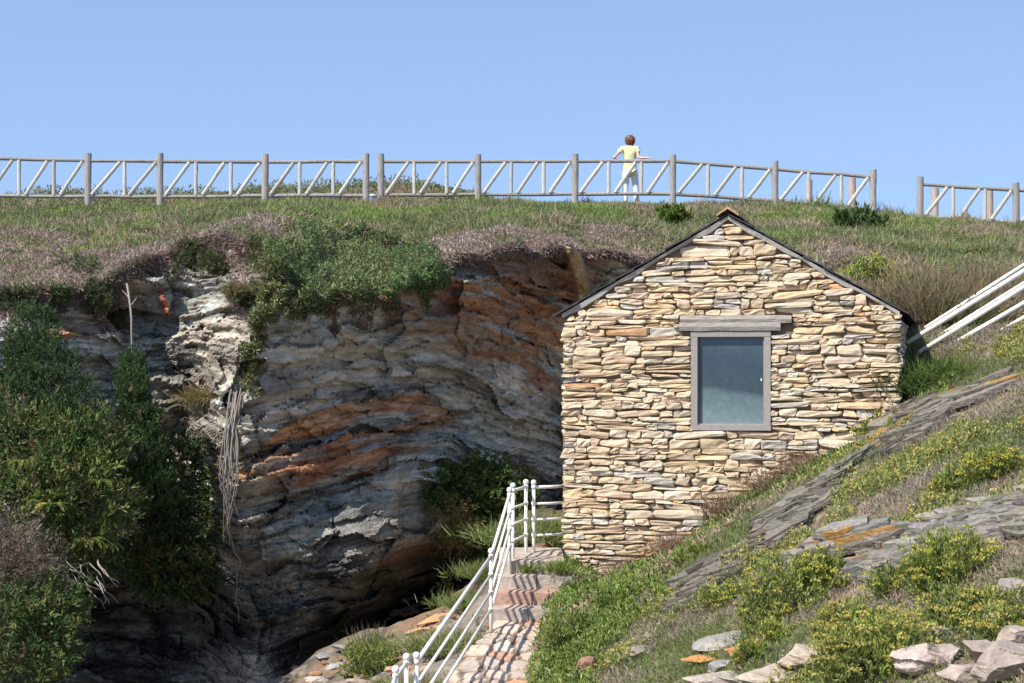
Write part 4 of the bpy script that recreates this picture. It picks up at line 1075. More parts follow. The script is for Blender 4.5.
GP = 'stones in the foreground bank'
def on(px, py, up=0.0):
    p = hit(px, py)[0]; p[2] += up; return p
rk = [
 ('flat pale grey slab lying on top of an orange slab in the foreground', (727,638), (.31,.2,.05), (.33,.31,.285), (.05,-.22,.3), None),
 ('tilted orange slab poking out beside a pale grey slab', (750,647), (.26,.16,.045), (.46,.25,.11), (0,-.12,.1), None),
 ('lower orange slab with a sharp dark edge, leftmost of the foreground slabs', (708,657), (.22,.15,.04), (.50,.25,.09), (0,-.06,0), None),
 ('small grey stone tucked under the orange slabs', (720,667), (.11,.10,.075), (.36,.34,.33), (0,0,.4), None),
 ('rounded beige boulder with a dark crack below it at the bottom edge', (812,664), (.27,.19,.12), (.50,.42,.34), (0,.12,.2), None),
 ('wide pale stone at the bottom edge below the beige boulder', (783,678), (.33,.2,.11), (.47,.40,.33), (0,0,.1), None),
 ('pale flat stone cut by the bottom edge under the orange slab', (722,679), (.28,.18,.08), (.48,.42,.36), (0,.05,.2), None),
 ('thin layered stone on edge beside the beige boulder', (827,653), (.13,.1,.06), (.42,.33,.26), (0,.35,.3), None),
 ('white pinkish boulder between yellow green plants near the bottom right', (922,662), (.22,.16,.12), (.55,.46,.42), (0,-.1,.6), None),
 ('small grey stone half hidden above the white pinkish boulder', (945,632), (.13,.1,.06), (.36,.33,.31), (0,0,.5), None),
 ('large grey brown boulder filling the bottom right corner', (1006,672), (.24,.2,.15), (.40,.34,.30), (.1,-.1,.4), None),
 ('grey brown block leaning on the corner boulder', (984,660), (.16,.14,.13), (.37,.31,.27), (.1,.2,.9), None),
 ('squarish pale brown block above the corner boulder', (1016,646), (.15,.14,.11), (.42,.35,.30), (0,.1,.2), None),
 ('pale block touching the right side of the white pinkish boulder', (946,658), (.13,.12,.10), (.50,.43,.39), (0,.15,.3), None),
 ('grey stone at the bottom edge left of the corner boulder', (962,680), (.16,.12,.09), (.40,.34,.30), (0,0,.2), None),
 ('rust red rock face beside the lower path', (590,672), (.17,.17,.12), (.33,.19,.14), (.2,.3,.8), None),
 ('grey rock jutting from grass left of the foreground slabs', (640,650), (.22,.12,.06), (.30,.25,.22), (.1,-.3,.2), None),
 ('small reddish stone lying flat under the layered outcrop', (925,612), (.13,.08,.03), (.40,.26,.18), (0,0,.2), None),
 ('grey ledge stone at the right edge of the hillside', (1008,618), (.26,.16,.06), (.34,.29,.26), (0,-.1,.2), None),
 ('flat grey ledge stone below the rail at right', (1012,585), (.2,.14,.06), (.33,.29,.27), (0,-.1,.2), None),
]
for i, (lb, (x, y), dm, cc, ro, li) in enumerate(rk):
    cc = tuple(np.array(cc) * np.array([.84, .82, .78]))
    rock('rock', lb, on(x, y + 5, dm[2] * .6), (1.15 * dm[0], 1.15 * dm[1], 1.05 * dm[2]), cc, 500 + i, ro, GP, 8)

# rubble below the cliff
GR = 'rubble stones on the floor of the hollow'
def onf(px, py):
    ys = np.linspace(19, 34, 900); X = (px - CX) * ys / F; Z = (HZ - py) * ys / F
    h = floor_z(X, ys) >= Z; k = h.argmax() if h.any() else len(ys) - 1
    return np.array([X[k], ys[k], Z[k]])
rub = [(437,622,.34,.2,.07,(.50,.27,.13),'largest orange slab on the floor of the hollow'),(425,632,.26,.2,.06,(.48,.28,.14),'orange slab in front of the largest one'),
 (447,634,.2,.15,.06,(.46,.25,.12),'orange stone nearest the railing'),(410,645,.22,.16,.07,(.42,.29,.19),'brown stone between orange slab and green plant'),
 (345,650,.22,.14,.05,(.29,.28,.28),'flat grey slab near the dark mouth of the hollow'),(325,658,.26,.16,.05,(.25,.25,.25),'wide grey slab leaning at the back of the rubble'),
 (338,668,.2,.14,.05,(.30,.28,.26),'grey slab in front of the wide grey slab'),(300,668,.26,.2,.08,(.17,.15,.14),'dark rock at the left end of the rubble'),
 (375,642,.18,.12,.06,(.24,.25,.26),'bluish grey rock by the overhang'),(390,634,.2,.14,.05,(.26,.24,.23),'grey rock just under the overhang'),
 (418,675,.2,.16,.06,(.44,.32,.22),'tan stone beside the bottom of the railing'),(320,682,.22,.16,.06,(.46,.38,.32),'pale stone at the bottom edge left of the green plant'),
 (395,672,.16,.12,.05,(.40,.26,.17),'reddish stone right of the green plant'),(455,612,.18,.14,.05,(.34,.24,.17),'brown stone at the top of the rubble'),
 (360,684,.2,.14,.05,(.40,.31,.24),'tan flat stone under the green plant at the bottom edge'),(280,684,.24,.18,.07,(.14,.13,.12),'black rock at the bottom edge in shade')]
for i, (x, y, a, b_, c, cc, lb) in enumerate(rub):
    p = onf(x, y); rock('rubble_stone', lb, p + [0, 0, c * .5], (a, b_, c), cc, 700 + i, (R.uniform(-.2, .2), R.uniform(-.25, .15), R.uniform(-.5, .5)), GR, 9, False)
SM = MB()
for i in range(260):
    x, y = R.uniform(290, 490), R.uniform(598, 690); p = onf(x, y); s = R.uniform(.03, .10)
    V0, T = ico(1); V = V0 * np.array([s, s * .8, s * .5]) * (1 + .3 * (R.random((len(V0), 1)) - .5))
    SM.add(V + p + [0, 0, s * .3], None, T, C=np.array([[.22,.18,.14],[.32,.19,.11],[.18,.17,.165],[.26,.2,.15]][R.integers(4)]) * R.uniform(.7, 1.1))
tag(SM.build('gravel', M_slab), 'small broken stone chips among the rubble', 'gravel', kind='stuff')

# ---- shrubs
_SPC = None
def shrub(name, label, blobs, n, leaf, cols, w=None, up=.4, group=None, mat=None, stems=8, base=None, stemc=(.12,.085,.06), shell=.55, cat='shrub', flowers=None, kind_kite=True, lump=.35, var=.25, spray=14, spl=.26):
    """blobs: list of (centre(3), radii(3)); leaves fill an uneven shell of each"""
    c0 = np.asarray(base if base is not None else blobs[0][0] - np.array([0, 0, blobs[0][1][2]]), float)
    root = empty(name, c0, label, cat, group)
    mb = MB(); vol = np.array([np.prod(r) ** .67 for _, r in blobs]); vol /= vol.sum()
    st = MB()
    for (c, r), f in zip(blobs, vol):
        c = np.asarray(c, float); r = np.asarray(r, float); k = int(n * f)
        d = nrm(R.normal(size=(k, 3))); sd = R.uniform(0, 99)
        rad = R.uniform(shell, 1.0, k) ** .8 * (1 + lump * fbm(d[:, 0] * 2.2 + sd, d[:, 1] * 2.2, d[:, 2] * 2.2, 3, 211))
        keep = fbm(d[:, 0] * 4 + sd, d[:, 1] * 4, d[:, 2] * 4 + rad * 2, 2, 212) > -.45
        d, rad = d[keep], rad[keep]; k = len(d); gi = np.arange(k)
        P = c + d * rad[:, None] * r
        if spray:
            g = max(1, k // spray); gi = R.integers(0, g, k); ax = nrm(d[gi] * .7 + R.normal(size=(g, 3))[gi] * .45 + np.array([0, 0, up]))
            P = P[gi] + ax * (R.random(k) * spl)[:, None] + R.normal(size=(k, 3)) * spl * .09; d = ax
        D = nrm(d * .8 + R.normal(size=(k, 3)) * .6 + np.array([0, 0, up]))
        tone = 1 + .25 * fbm(P[:, 0] * 2.5, P[:, 1] * 2.5, P[:, 2] * 2.5, 2, 213)
        (kites if kind_kite else blades)(P - c0, D, R.uniform(leaf[0], leaf[1], k), R.uniform(leaf[2], leaf[3], k), (pal(k, cols, var, w)[gi] * .6 + pal(k, cols, var, w) * .4) * tone[:, None], mb)
        for i in range(max(2, int(stems * f * 1.5))):
            q = c + nrm(R.normal(size=3)) * r * R.uniform(.5, .9); m_ = (c0 + q) / 2 + R.normal(size=3) * r * .15
            st.tube(np.array([c0, m_, q]) - c0, [.022, .014, .005], 5, stemc)
    mb.build('foliage', mat or M_leaf, root)
    st.build('stems', M_twig, root)
    if flowers:
        fb = MB(); nf, size, cf = flowers
        for (c, r), f in zip(blobs, vol):
            for i in range(int(nf * f) + 1):
                d = nrm(R.normal(size=3)); d[2] = abs(d[2]) * .9 + .15; d[1] = -abs(d[1]) if R.random() < .7 else d[1]; d = nrm(d); p = np.asarray(c) + d * np.asarray(r) * R.uniform(1.0, 1.2) + d * spl * .5
                m = 14; th = R.uniform(0, 6.28, m); rr = size * np.sqrt(R.random(m))
                Q = p + np.stack([rr * np.cos(th), rr * np.sin(th), .3 * (size - rr) + R.normal(size=m) * .004], 1)
                kites(Q - c0, rdir(m, .8), size * .55, size * .45, pal(m, cf, .2), fb)
        tag(fb.build('flowers', M_leaf, root), kind='stuff')
    return root

DG = [(.03,.065,.022),(.042,.085,.024),(.06,.105,.03),(.03,.055,.02),(.085,.125,.035)]
YG = [(.085,.145,.035),(.15,.20,.045),(.05,.095,.025),(.22,.22,.06),(.035,.065,.02),(.15,.10,.05),(.04,.085,.025)]
def bl(px, py, Y, rx, ry, rz): return (at(px, py, Y), np.array([rx, ry, rz]))
shrub('conical_shrub', 'tall dark green cone shaped shrub at the left edge against the cliff', [bl(34,332,28.6,.30,.3,.4),bl(38,365,28.4,.55,.4,.45),bl(40,405,28.2,.80,.5,.5),bl(45,445,28.0,.95,.6,.6)], 36000, (.03,.07,.012,.025), DG, up=.9, stems=16, spl=.14)
shrub('conical_shrub', 'narrow dark green upright shrub below the bare stem on the cliff', [bl(132,366,28.9,.14,.14,.2),bl(134,388,28.85,.24,.22,.3),bl(138,420,28.8,.30,.28,.35),bl(142,452,28.7,.34,.3,.38),bl(150,490,28.7,.40,.3,.4)], 22000, (.03,.07,.012,.024), DG, up=.9, stems=14, spl=.12)
shrub('bush', 'broad yellow green bush sprawling over the lower left of the cliff', [bl(20,450,27.4,.8,.5,.55),bl(70,470,27.3,.55,.5,.45),bl(85,440,27.8,.36,.4,.34),bl(20,505,26.9,.7,.6,.42),bl(90,520,27.0,.42,.4,.36),bl(60,540,26.8,.4,.4,.3),bl(108,500,27.4,.24,.3,.25),bl(55,500,26.8,.4,.4,.4)], 22000, (.05,.13,.02,.045), YG, up=.3, stems=26, spray=18, spl=.36, lump=.55, shell=.45)
shrub('bush', 'dark green bush in shade beside the hanging dead vine', [bl(178,475,29.3,.36,.3,.42),bl(185,525,29.1,.36,.35,.45),bl(160,560,28.9,.5,.4,.45),bl(192,575,29.3,.25,.3,.3)], 11000, (.06,.13,.03,.05), [(.03,.06,.018),(.045,.08,.022),(.025,.045,.018),(.10,.10,.02)], up=.1, stems=14)
shrub('heath_bush', 'greyish pink heath bush at the lower left edge', [bl(5,548,26.0,.42,.4,.38),bl(38,560,26.2,.34,.36,.22)], 6500, (.04,.10,.008,.016), [(.24,.18,.15),(.18,.14,.11),(.14,.13,.08),(.28,.22,.19)], up=.2, stems=20)
shrub('bush', 'mottled green bush in the bottom left corner', [bl(15,625,25.6,.5,.4,.4),bl(50,605,25.9,.4,.4,.3),bl(45,645,25.6,.35,.4,.35),bl(10,670,25.4,.55,.4,.4)], 9500, (.05,.12,.02,.04), YG + DG, up=.2, stems=12)

# ferns beneath the bush: arching fronds
def fern(label, c, n, L, cols, group='ferns on the shaded cliff'):
    root = empty('fern', c, label, 'fern', group); mb = MB()
    for i in range(n):
        a = R.uniform(0, 6.28); d = np.array([math.cos(a), math.sin(a) - .4, 0]); d /= np.linalg.norm(d); l = L * R.uniform(.6, 1.1)
        k = 26; t = np.linspace(.08, 1, k); P = d * (l * t)[:, None] + np.array([0, 0, 1]) * (l * (.55 * t - .75 * t * t))[:, None]
        s = np.cross(d, [0, 0, 1]); c_ = pal(1, cols, .25)[0]
        for sg in (-1, 1):
            kites(P, np.tile(s * sg + d * .45 - np.array([0, 0, .15]), (k, 1)) + R.normal(size=(k, 3)) * .08, l * .26 * (1 - t * .85), l * .05 + .006, np.tile(c_, (k, 1)) * R.uniform(.85, 1.15, (k, 1)), mb)
    mb.build('fronds', M_leaf, root)
FC = [(.17,.23,.045),(.22,.24,.05),(.12,.18,.04),(.28,.23,.06)]
fern('yellow green fern below the broad bush at left', at(88,540,26.6), 13, .42, FC)
fern('fern arching out of the shade right of the broad bush', at(108,545,26.9), 10, .40, FC)
fern('fern growing on the face of the broad bush at left', at(52,505,26.35), 10, .36, FC)
fern('fern near the top right of the broad bush', at(98,482,26.8), 10, .36, FC)
fern('fern close to the left edge on the broad bush', at(22,462,26.7), 9, .34, FC)
fern('small bright fern under the grey heath bush', at(30,610,25.7), 10, .35, FC)
fern('fern with yellowing fronds at the foot of the dead vine', at(205,530,29.0), 11, .38, FC + [(.30,.22,.04)])
fern('deep green fern hanging in the darkest part of the hollow at left', at(165,590,28.8), 12, .5, [(.04,.075,.025),(.05,.085,.03)])
fern('broad fern at the mouth of the hollow behind the railing', at(500,490,32.2), 14, .55, [(.09,.15,.035),(.12,.17,.045)])
shrub('creeper', 'dark green leafy creeper hanging inside the hollow above the railing', [bl(440,488,32.1,.35,.25,.22),bl(475,480,32.4,.55,.3,.32),bl(505,500,32.4,.45,.3,.42),bl(470,515,32.3,.5,.3,.35),bl(505,540,32.6,.35,.3,.4),bl(520,570,32.0,.3,.3,.35)], 15000, (.06,.13,.035,.07), [(.07,.12,.03),(.10,.15,.04),(.05,.085,.025),(.14,.18,.045)], up=-.2, stems=14, cat='plant', shell=.3)
shrub('hanging_plant', 'yellowish tuft with trailing stems hanging from the overhang', [bl(449,518,31.6,.22,.18,.16),bl(458,530,31.7,.2,.18,.14),bl(452,560,31.8,.05,.05,.5)], 3200, (.04,.09,.012,.022), [(.20,.17,.05),(.15,.14,.04),(.22,.16,.07)], up=-.1, stems=10, cat='plant')

for x, y, r_, lb in ((92,292,.26,'dark green shrub clinging to the cliff edge above the conical shrub'),(112,312,.2,'small grey green shrub on the cliff left of the bare stem'),
                     (188,252,.2,'dark shrub drooping over the cliff edge right of the rusty block'),(75,268,.3,'low green bush in the heath at the upper left'),(212,262,.16,'small shrub in the notch of the cliff left of the succulent mat')):
    q = cliff_pt(x, y, .12) if y > lip_row(x) else hit(x, y, 27, 40, 200)[0]
    shrub('cliff_shrub', lb, [(q, np.array([r_, r_ * .7, r_ * .7])), (q + np.array([r_ * .5, -.03, -r_ * .5]), np.array([r_ * .6, r_ * .5, r_ * .6]))], 1900, (.035, .08, .012, .024), [(.09,.12,.045),(.12,.15,.06),(.07,.095,.035),(.16,.14,.08)], up=.2, stems=6, spl=.1, group='shrubs clinging to the cliff edge')

# succulent mat spilling over the lip
MAT = [(243,372),(252,340),(258,300),(268,270),(276,245),(300,235),(350,234),(400,244),(440,256),(452,275),(440,292),(425,300),(405,296),(392,312),(345,312),(330,322),(300,316),(285,322),(270,330),(266,352),(262,380),(252,396),(246,388)]
def succulent_mat():
    n = 90000; px = R.uniform(240, 455, n); py = R.uniform(230, 400, n)
    j = 11 * fbm(px * .07, py * .07, 0, 4, 221)
    k = in_poly(px + j, py + j, MAT); px, py = px[k], py[k]; n = len(px)
    lr = lip_row(px); below = py > lr - 1
    P = np.empty((n, 3)); P[below] = cliff_pt(px[below], py[below]); P[~below] = hit(px[~below], py[~below], 28.5, 36, 500)
    bul = np.clip(.20 + .38 * fbm(px * .09, py * .09, 4, 4, 222), .02, .6) * R.random(n) ** .5
    P = P + np.stack([0 * bul, -bul * .8, bul * .35], 1)
    C = pal(n, [(.155,.20,.085),(.185,.235,.09),(.115,.16,.065),(.22,.24,.08),(.08,.115,.045)], .22)
    up_ = py < lr + 4
    rd = (py > lr + 12) & (R.random(n) < .16) & (px < 400); C[rd] = pal(rd.sum(), [(.24,.09,.05),(.20,.12,.06),(.16,.08,.07)], .2)
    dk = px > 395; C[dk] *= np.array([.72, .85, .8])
    o = at(330, 290, 30); root = empty('creeping_succulent', o, 'thick mat of green succulent spilling over the cliff edge', 'plant')
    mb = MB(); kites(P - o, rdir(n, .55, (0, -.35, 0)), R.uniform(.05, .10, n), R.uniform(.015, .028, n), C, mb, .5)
    m = 1300; qx = R.uniform(262, 400, m); qy = lip_row(qx) + R.uniform(6, 36, m) * np.clip(.5 + fbm(qx * .09, 0, 0, 3, 224), .1, 1)
    q = cliff_pt(qx, qy, .08); kites(q - o, rdir(m, -1.2, (0, -.3, 0)), R.uniform(.06, .13, m), R.uniform(.015, .03, m), pal(m, [(.25,.12,.07),(.16,.09,.08),(.11,.13,.05)], .2), mb)
    mb.build('foliage', M_fleshy, root)
succulent_mat()

def tuft(name, label, c, n, r, L, W, cols, up=1.0, side=(0, 0, 0), cat='grass tuft', heads=None, group=None, bend=.6):
    root = empty(name, c, label, cat, group); mb = MB()
    P = R.normal(size=(n, 3)) * np.array([r, r, .02]); D = rdir(n, up, side) + np.array([1, 1, .2]) * P / max(r, .01) * .25
    Ls = R.uniform(L * .5, L, n); blades(P, D, Ls, np.full(n, W), pal(n, cols, .25), mb, bend); mb.build('blades', M_grass, root)
    if heads:
        hb = MB(); k = heads[0]; i = R.choice(n, k); q = P[i] + nrm(D[i]) * Ls[i][:, None] * .95
        kites(q - nrm(D[i]) * .06, D[i], .10, .028, pal(k, heads[1], .2), hb); tag(hb.build('seed_heads', M_grass, root), kind='stuff')
ST = [(.34,.27,.16),(.26,.20,.12),(.20,.17,.09),(.14,.14,.06)]
tuft('grass_tuft', 'large dry grass clump with reddish seed heads beside the white handrail', on(938,322), 2600, .42, .95, .010, ST, 1.5, heads=(260, [(.26,.13,.09),(.22,.12,.09)]))
tuft('grass_tuft', 'dry grass clump growing between the hut roof and the handrail', on(905,318), 1400, .3, .7, .010, ST, 1.4, heads=(80, [(.26,.13,.09)]))
tuft('grass_tuft', 'dry grass clump at the top right, above the handrail', on(990,300), 1600, .45, .7, .010, ST, 1.3, heads=(80, [(.26,.15,.1)]))
tuft('grass_tuft', 'straw coloured grass tuft on a ledge of the left cliff face', cliff_pt(204, 398, .12), 900, .16, .26, .010, [(.30,.23,.10),(.24,.17,.08),(.18,.17,.06)], .3, (0, -.6, 0))
tuft('grass_tuft', 'short dry tuft on the earthy patch beside the succulent mat', cliff_pt(236, 292, .1), 900, .07, .2, .010, [(.24,.19,.10),(.14,.15,.06)], .5, (0, -.5, 0))
tuft('grass_tuft', 'shaded tall grass growing against the right wall of the hut', on(918,392), 1500, .28, .45, .012, [(.08,.12,.03),(.10,.14,.04),(.06,.09,.025)], 1.2)
tuft('grass_tuft', 'bright green grass clump at the corner of the hut in its shadow', on(945,378), 1200, .25, .35, .012, [(.10,.15,.03),(.13,.18,.04)], 1.0)
tuft('weeds', 'green weeds growing on the upper stone step', np.array([.18, 24.98, -2.18]) * 1.0 + [0, -.16, -.14], 240, .07, .17, .010, FRESH, 1.2, cat='weeds')
tuft('weeds', 'green weeds at the right end of the steps by the hut corner', np.array([.55, 24.6, -2.3]), 300, .08, .2, .010, FRESH, 1.2, cat='weeds')
tuft('weeds', 'green grass behind the landing railing at the foot of the cliff', np.array([.45, 27.6, float(floor_z(.45, 27.6))]), 4200, .34, .34, .012, FRESH + GREEN, 1.1, cat='weeds')
tuft('weeds', 'grass growing along the outer edge below the railing', np.array([-.75, 23.4, float(floor_z(-.75, 23.4))]), 1600, .22, .3, .010, FRESH + DRY, 1.1, cat='weeds')
tuft('weeds', 'grass at the lower end of the railing bank', np.array([-.95, 22.0, float(floor_z(-.95, 22.0))]), 1600, .22, .28, .010, FRESH + DRY, 1.1, cat='weeds')
RB = [(.26,.16,.11),(.22,.13,.09),(.30,.22,.15),(.17,.14,.07)]
for u_, lb in ((.95,'dry reddish weeds at the hut foot nearest the steps'),(1.55,'dry reddish weeds at the hut foot left of the window'),(2.2,'dry reddish weeds at the hut foot below the window'),(2.75,'dry reddish weeds at the hut foot right of the window'),(3.15,'tall dry reddish weeds against the hut near its right end')):
    q = P0 + RD * u_ - DD * R.uniform(.22, .35)
    tuft('weeds', lb, np.array([q[0], q[1], float(H(q[0], q[1]))]), 520, .17, .42, .008, RB, .9, cat='weeds', group='dry weeds along the hut wall')

SA = [(.20,.25,.05),(.26,.29,.065),(.15,.20,.045),(.30,.30,.085),(.11,.15,.045)]
_S0 = [(.13,.17,.035),(.17,.21,.045),(.10,.14,.03),(.20,.22,.06),(.07,.10,.03)]
YF_ = [(.48,.42,.06),(.42,.40,.10),(.36,.34,.05)]
OR = [(.46,.36,.10),(.42,.28,.10),(.42,.42,.09),(.36,.38,.08)]
def bush_on(px, py, r, h, n, label, fl, cf=YF_, cols=SA, cat='plant', name='samphire', leaf=(.035,.07,.012,.022), spl=.10, group='yellow flowered plants on the hillside', spread=1):
    p = on(px, py); bb = [(p + np.array([0, 0, h * .35]), np.array([r, r * .8, h * .75]))]
    for k in range(3):
        a = R.uniform(0, 6.28); q = p + np.array([math.cos(a) * r * .65, math.sin(a) * r * .5, 0]); q[2] = float(H(q[0], q[1]))
        bb.append((q + np.array([0, 0, h * .25]), np.array([r * .55, r * .5, h * .55])))
    shrub(name, label, bb, n, leaf, cols, up=.7, stems=10, base=p, mat=M_fleshy, cat=cat, flowers=(int(fl * 2.2), .045, cf) if fl else None, group=group, shell=.35, spl=spl, spray=9)
bush_on(795,612,.42,.42,9000,'largest rounded yellow green plant in the middle of the foreground',26)
bush_on(880,668,.42,.34,8000,'plant with orange tinted flower heads at the bottom edge of the picture',50,OR)
bush_on(848,640,.24,.24,3500,'plant with orange flower heads left of the orange tinted plant',20,OR)
bush_on(955,580,.34,.32,6000,'yellow flowered plant below the layered outcrop at right',26)
bush_on(995,478,.24,.24,3000,'yellow topped plant high on the slope at the right edge',22)
bush_on(955,495,.18,.16,1800,'small green plant on the right slope above the layered outcrop',5)
bush_on(848,428,.28,.36,4200,'yellow flowered plant against the right end of the hut wall',24)
bush_on(875,432,.22,.2,2200,'low yellow green plant beside the hut corner',8)
bush_on(752,664,.12,.12,1000,'bright yellow green plant growing between the foreground stones',6)
bush_on(775,640,.12,.1,900,'small plant behind the foreground slabs',5)
bush_on(955,625,.26,.2,2800,'low plant with orange flowers above the white pinkish boulder',22,OR)
bush_on(895,590,.22,.16,1800,'low green plant under the dark undercut of the outcrop',3)
bush_on(1005,640,.22,.2,1800,'low plant beside the boulder in the right corner',10,OR)
bush_on(720,178+430,.2,.14,1300,'low plant left of the largest foreground plant',8)
bush_on(690,563,.18,.12,1200,'low leafy plant beside the slate rib',0)
bush_on(625,600,.25,.22,2500,'bushy green clump above the lower path',0,cols=FRESH)
bush_on(570,640,.26,.24,2800,'bushy green clump at the edge of the path',0,cols=FRESH)
bush_on(672,224,.28,.28,1600,'round bright green plant on the clifftop left of the hut ridge',0,cols=[(.12,.18,.03),(.16,.22,.05)],leaf=(.08,.14,.03,.06),group='bushy plants on the clifftop grass')
bush_on(860,227,.48,.26,2200,'wide dark green plant on the clifftop right of the hut ridge',0,cols=[(.06,.11,.03),(.09,.14,.04)],leaf=(.08,.14,.03,.06),group='bushy plants on the clifftop grass')
bush_on(868,284,.34,.36,2600,'yellow green bush just above the right roof slope',24,leaf=(.05,.11,.02,.04),group='bushy plants on the clifftop grass')
bush_on(898,296,.26,.26,1600,'small yellowish bush left of the dry grass clump',14,leaf=(.05,.11,.02,.04),group='bushy plants on the clifftop grass')
bush_on(835,268,.5,.28,2600,'brownish heather clump above the right roof slope',0,cols=HEATH,leaf=(.05,.1,.01,.02),name='heather',group='bushy plants on the clifftop grass')
for x, y, lb in ((470,605,'grass clump on the bank just left of the middle railing post'),(452,650,'grass seen between the lower railing bars'),(488,575,'grass at the mouth of the hollow beside the steps'),(520,545,'rank grass below the cliff behind the corner posts')):
    q = onf(x, y); tuft('weeds', lb, q, 1300, .2, .24, .010, FRESH + GREEN, 1.0, cat='weeds')
p = onf(372, 668); shrub('bush', 'low bright green plant among the rubble at the bottom edge', [(p + [0,0,.06], np.array([.32,.22,.16]))], 2600, (.05,.10,.015,.03), FRESH, up=.7, stems=6)
p = onf(372, 655); tuft('weeds', 'thin dry stalks rising behind the green plant in the rubble', p, 200, .12, .5, .008, [(.16,.14,.09),(.12,.11,.07)], 2.0, cat='weeds')

# dead vine, bare stem, roots
def stem_bundle(name, label, lines, col, cat='vine', wig=.02):
    o = np.asarray(lines[0][0][0], float); root = MB()
    for pts, r0, r1 in lines:
        pts = np.asarray(pts, float); k = 22; t = np.linspace(0, 1, k); tt = np.linspace(0, 1, len(pts)); sd = R.uniform(0, 99)
        P = np.stack([np.interp(t, tt, pts[:, i]) + wig * fbm(t * 3 + sd, i * 7.0, 0, 2, 231) for i in range(3)], 1)
        root.tube(P, np.linspace(r0, r1, k), 6, np.asarray(col) * R.uniform(.8, 1.15))
    return tag(root.build(name, M_twig, None, True, o), label, cat)
ln = []
for i in range(34):
    a, b_ = R.uniform(-7, 7), R.uniform(-7, 7)
    ln.append(([at(238 + a * .5, 385 + R.uniform(0, 30), 29.5), at(231 + a * .6, 430, 29.1), at(228 + a, 480, 28.9), at(229 + b_, 530 + R.uniform(-70, 18), 28.8)], R.uniform(.007, .020), .003))
ln.append(([at(229,530,29.4), at(238,560,29.5), at(240,590,29.6), at(236,622,29.7)], .014, .005))
stem_bundle('dead_vine', 'thick grey bundle of dead vine stems hanging down the cliff', ln, (.21,.185,.16), 'vine', .06)
stem_bundle('bare_stem', 'thin bare grey stem standing above the narrow upright shrub', [([at(127,284,29.8), at(129,296,29.6), at(131,320,29.4), at(132,358,29.3)],   .018, .013), ([at(130,306,29.5), at(137,297,29.6)], .010, .004), ([at(129,298,29.6), at(122,290,29.8)], .008, .004)], (.27,.24,.21), 'stem', .006)
ln = []
for i in range(30):
    x, y = R.uniform(5, 100), R.uniform(560, 590); l = R.uniform(12, 30)
    ln.append(([at(x, y, 26.3), at(x + R.uniform(0, 14), y + l * .5, 26.1), at(x + R.uniform(4, 30), y + l, 26.2)], .006, .002))
stem_bundle('dead_twigs', 'pale dead twigs hanging below the grey heath bush', ln, (.36,.32,.28), 'twigs')

# ------------------------------------------------------------------ person
def skin_obj(name, chain, edges, mat, parent, col, lvl=2, root=0):
    me = bpy.data.meshes.new(name); me.from_pydata([tuple(c[:3]) for c in chain], edges, [])
    a = me.attributes.new('Col', 'FLOAT_COLOR', 'POINT'); a.data.foreach_set('color', np.tile(np.array(list(col) + [1.0], np.float32), len(chain)))
    o = bpy.data.objects.new(name, me); link(o, parent); me.materials.append(mat)
    s = o.modifiers.new('skin', 'SKIN'); s.use_smooth_shade = True
    sv = me.skin_vertices[0].data if me.skin_vertices else None
    if sv is None:
        bpy.context.view_layer.objects.active = o
    for i, c in enumerate(chain):
        sv[i].radius = (c[3], c[4] if len(c) > 4 else c[3]); sv[i].use_root = (i == root)
    ss = o.modifiers.new('sub', 'SUBSURF'); ss.levels = lvl; ss.render_levels = lvl
    return o
def fixed_mat(name, col, rough):
    m, nt, b = nodes(name); no = nt.nodes.new('ShaderNodeTexNoise'); no.inputs['Scale'].default_value = 25
    mx = nt.nodes.new('ShaderNodeMix'); mx.data_type = 'RGBA'; mx.inputs[6].default_value = (*[c * .85 for c in col], 1); mx.inputs[7].default_value = (*[min(1, c * 1.12) for c in col], 1)
    nt.links.new(no.outputs['Fac'], mx.inputs[0]); nt.links.new(mx.outputs[2], b.inputs['Base Color'])
    if 'cloth' in name:
        n9 = nt.nodes.new('ShaderNodeTexNoise'); n9.inputs['Scale'].default_value = 9; bp = nt.nodes.new('ShaderNodeBump'); bp.inputs['Distance'].default_value = .06; bp.inputs['Strength'].default_value = .28
        nt.links.new(n9.outputs['Fac'], bp.inputs['Height']); nt.links.new(bp.outputs[0], b.inputs['Normal']); b.inputs['Roughness'].default_value = rough
    return m
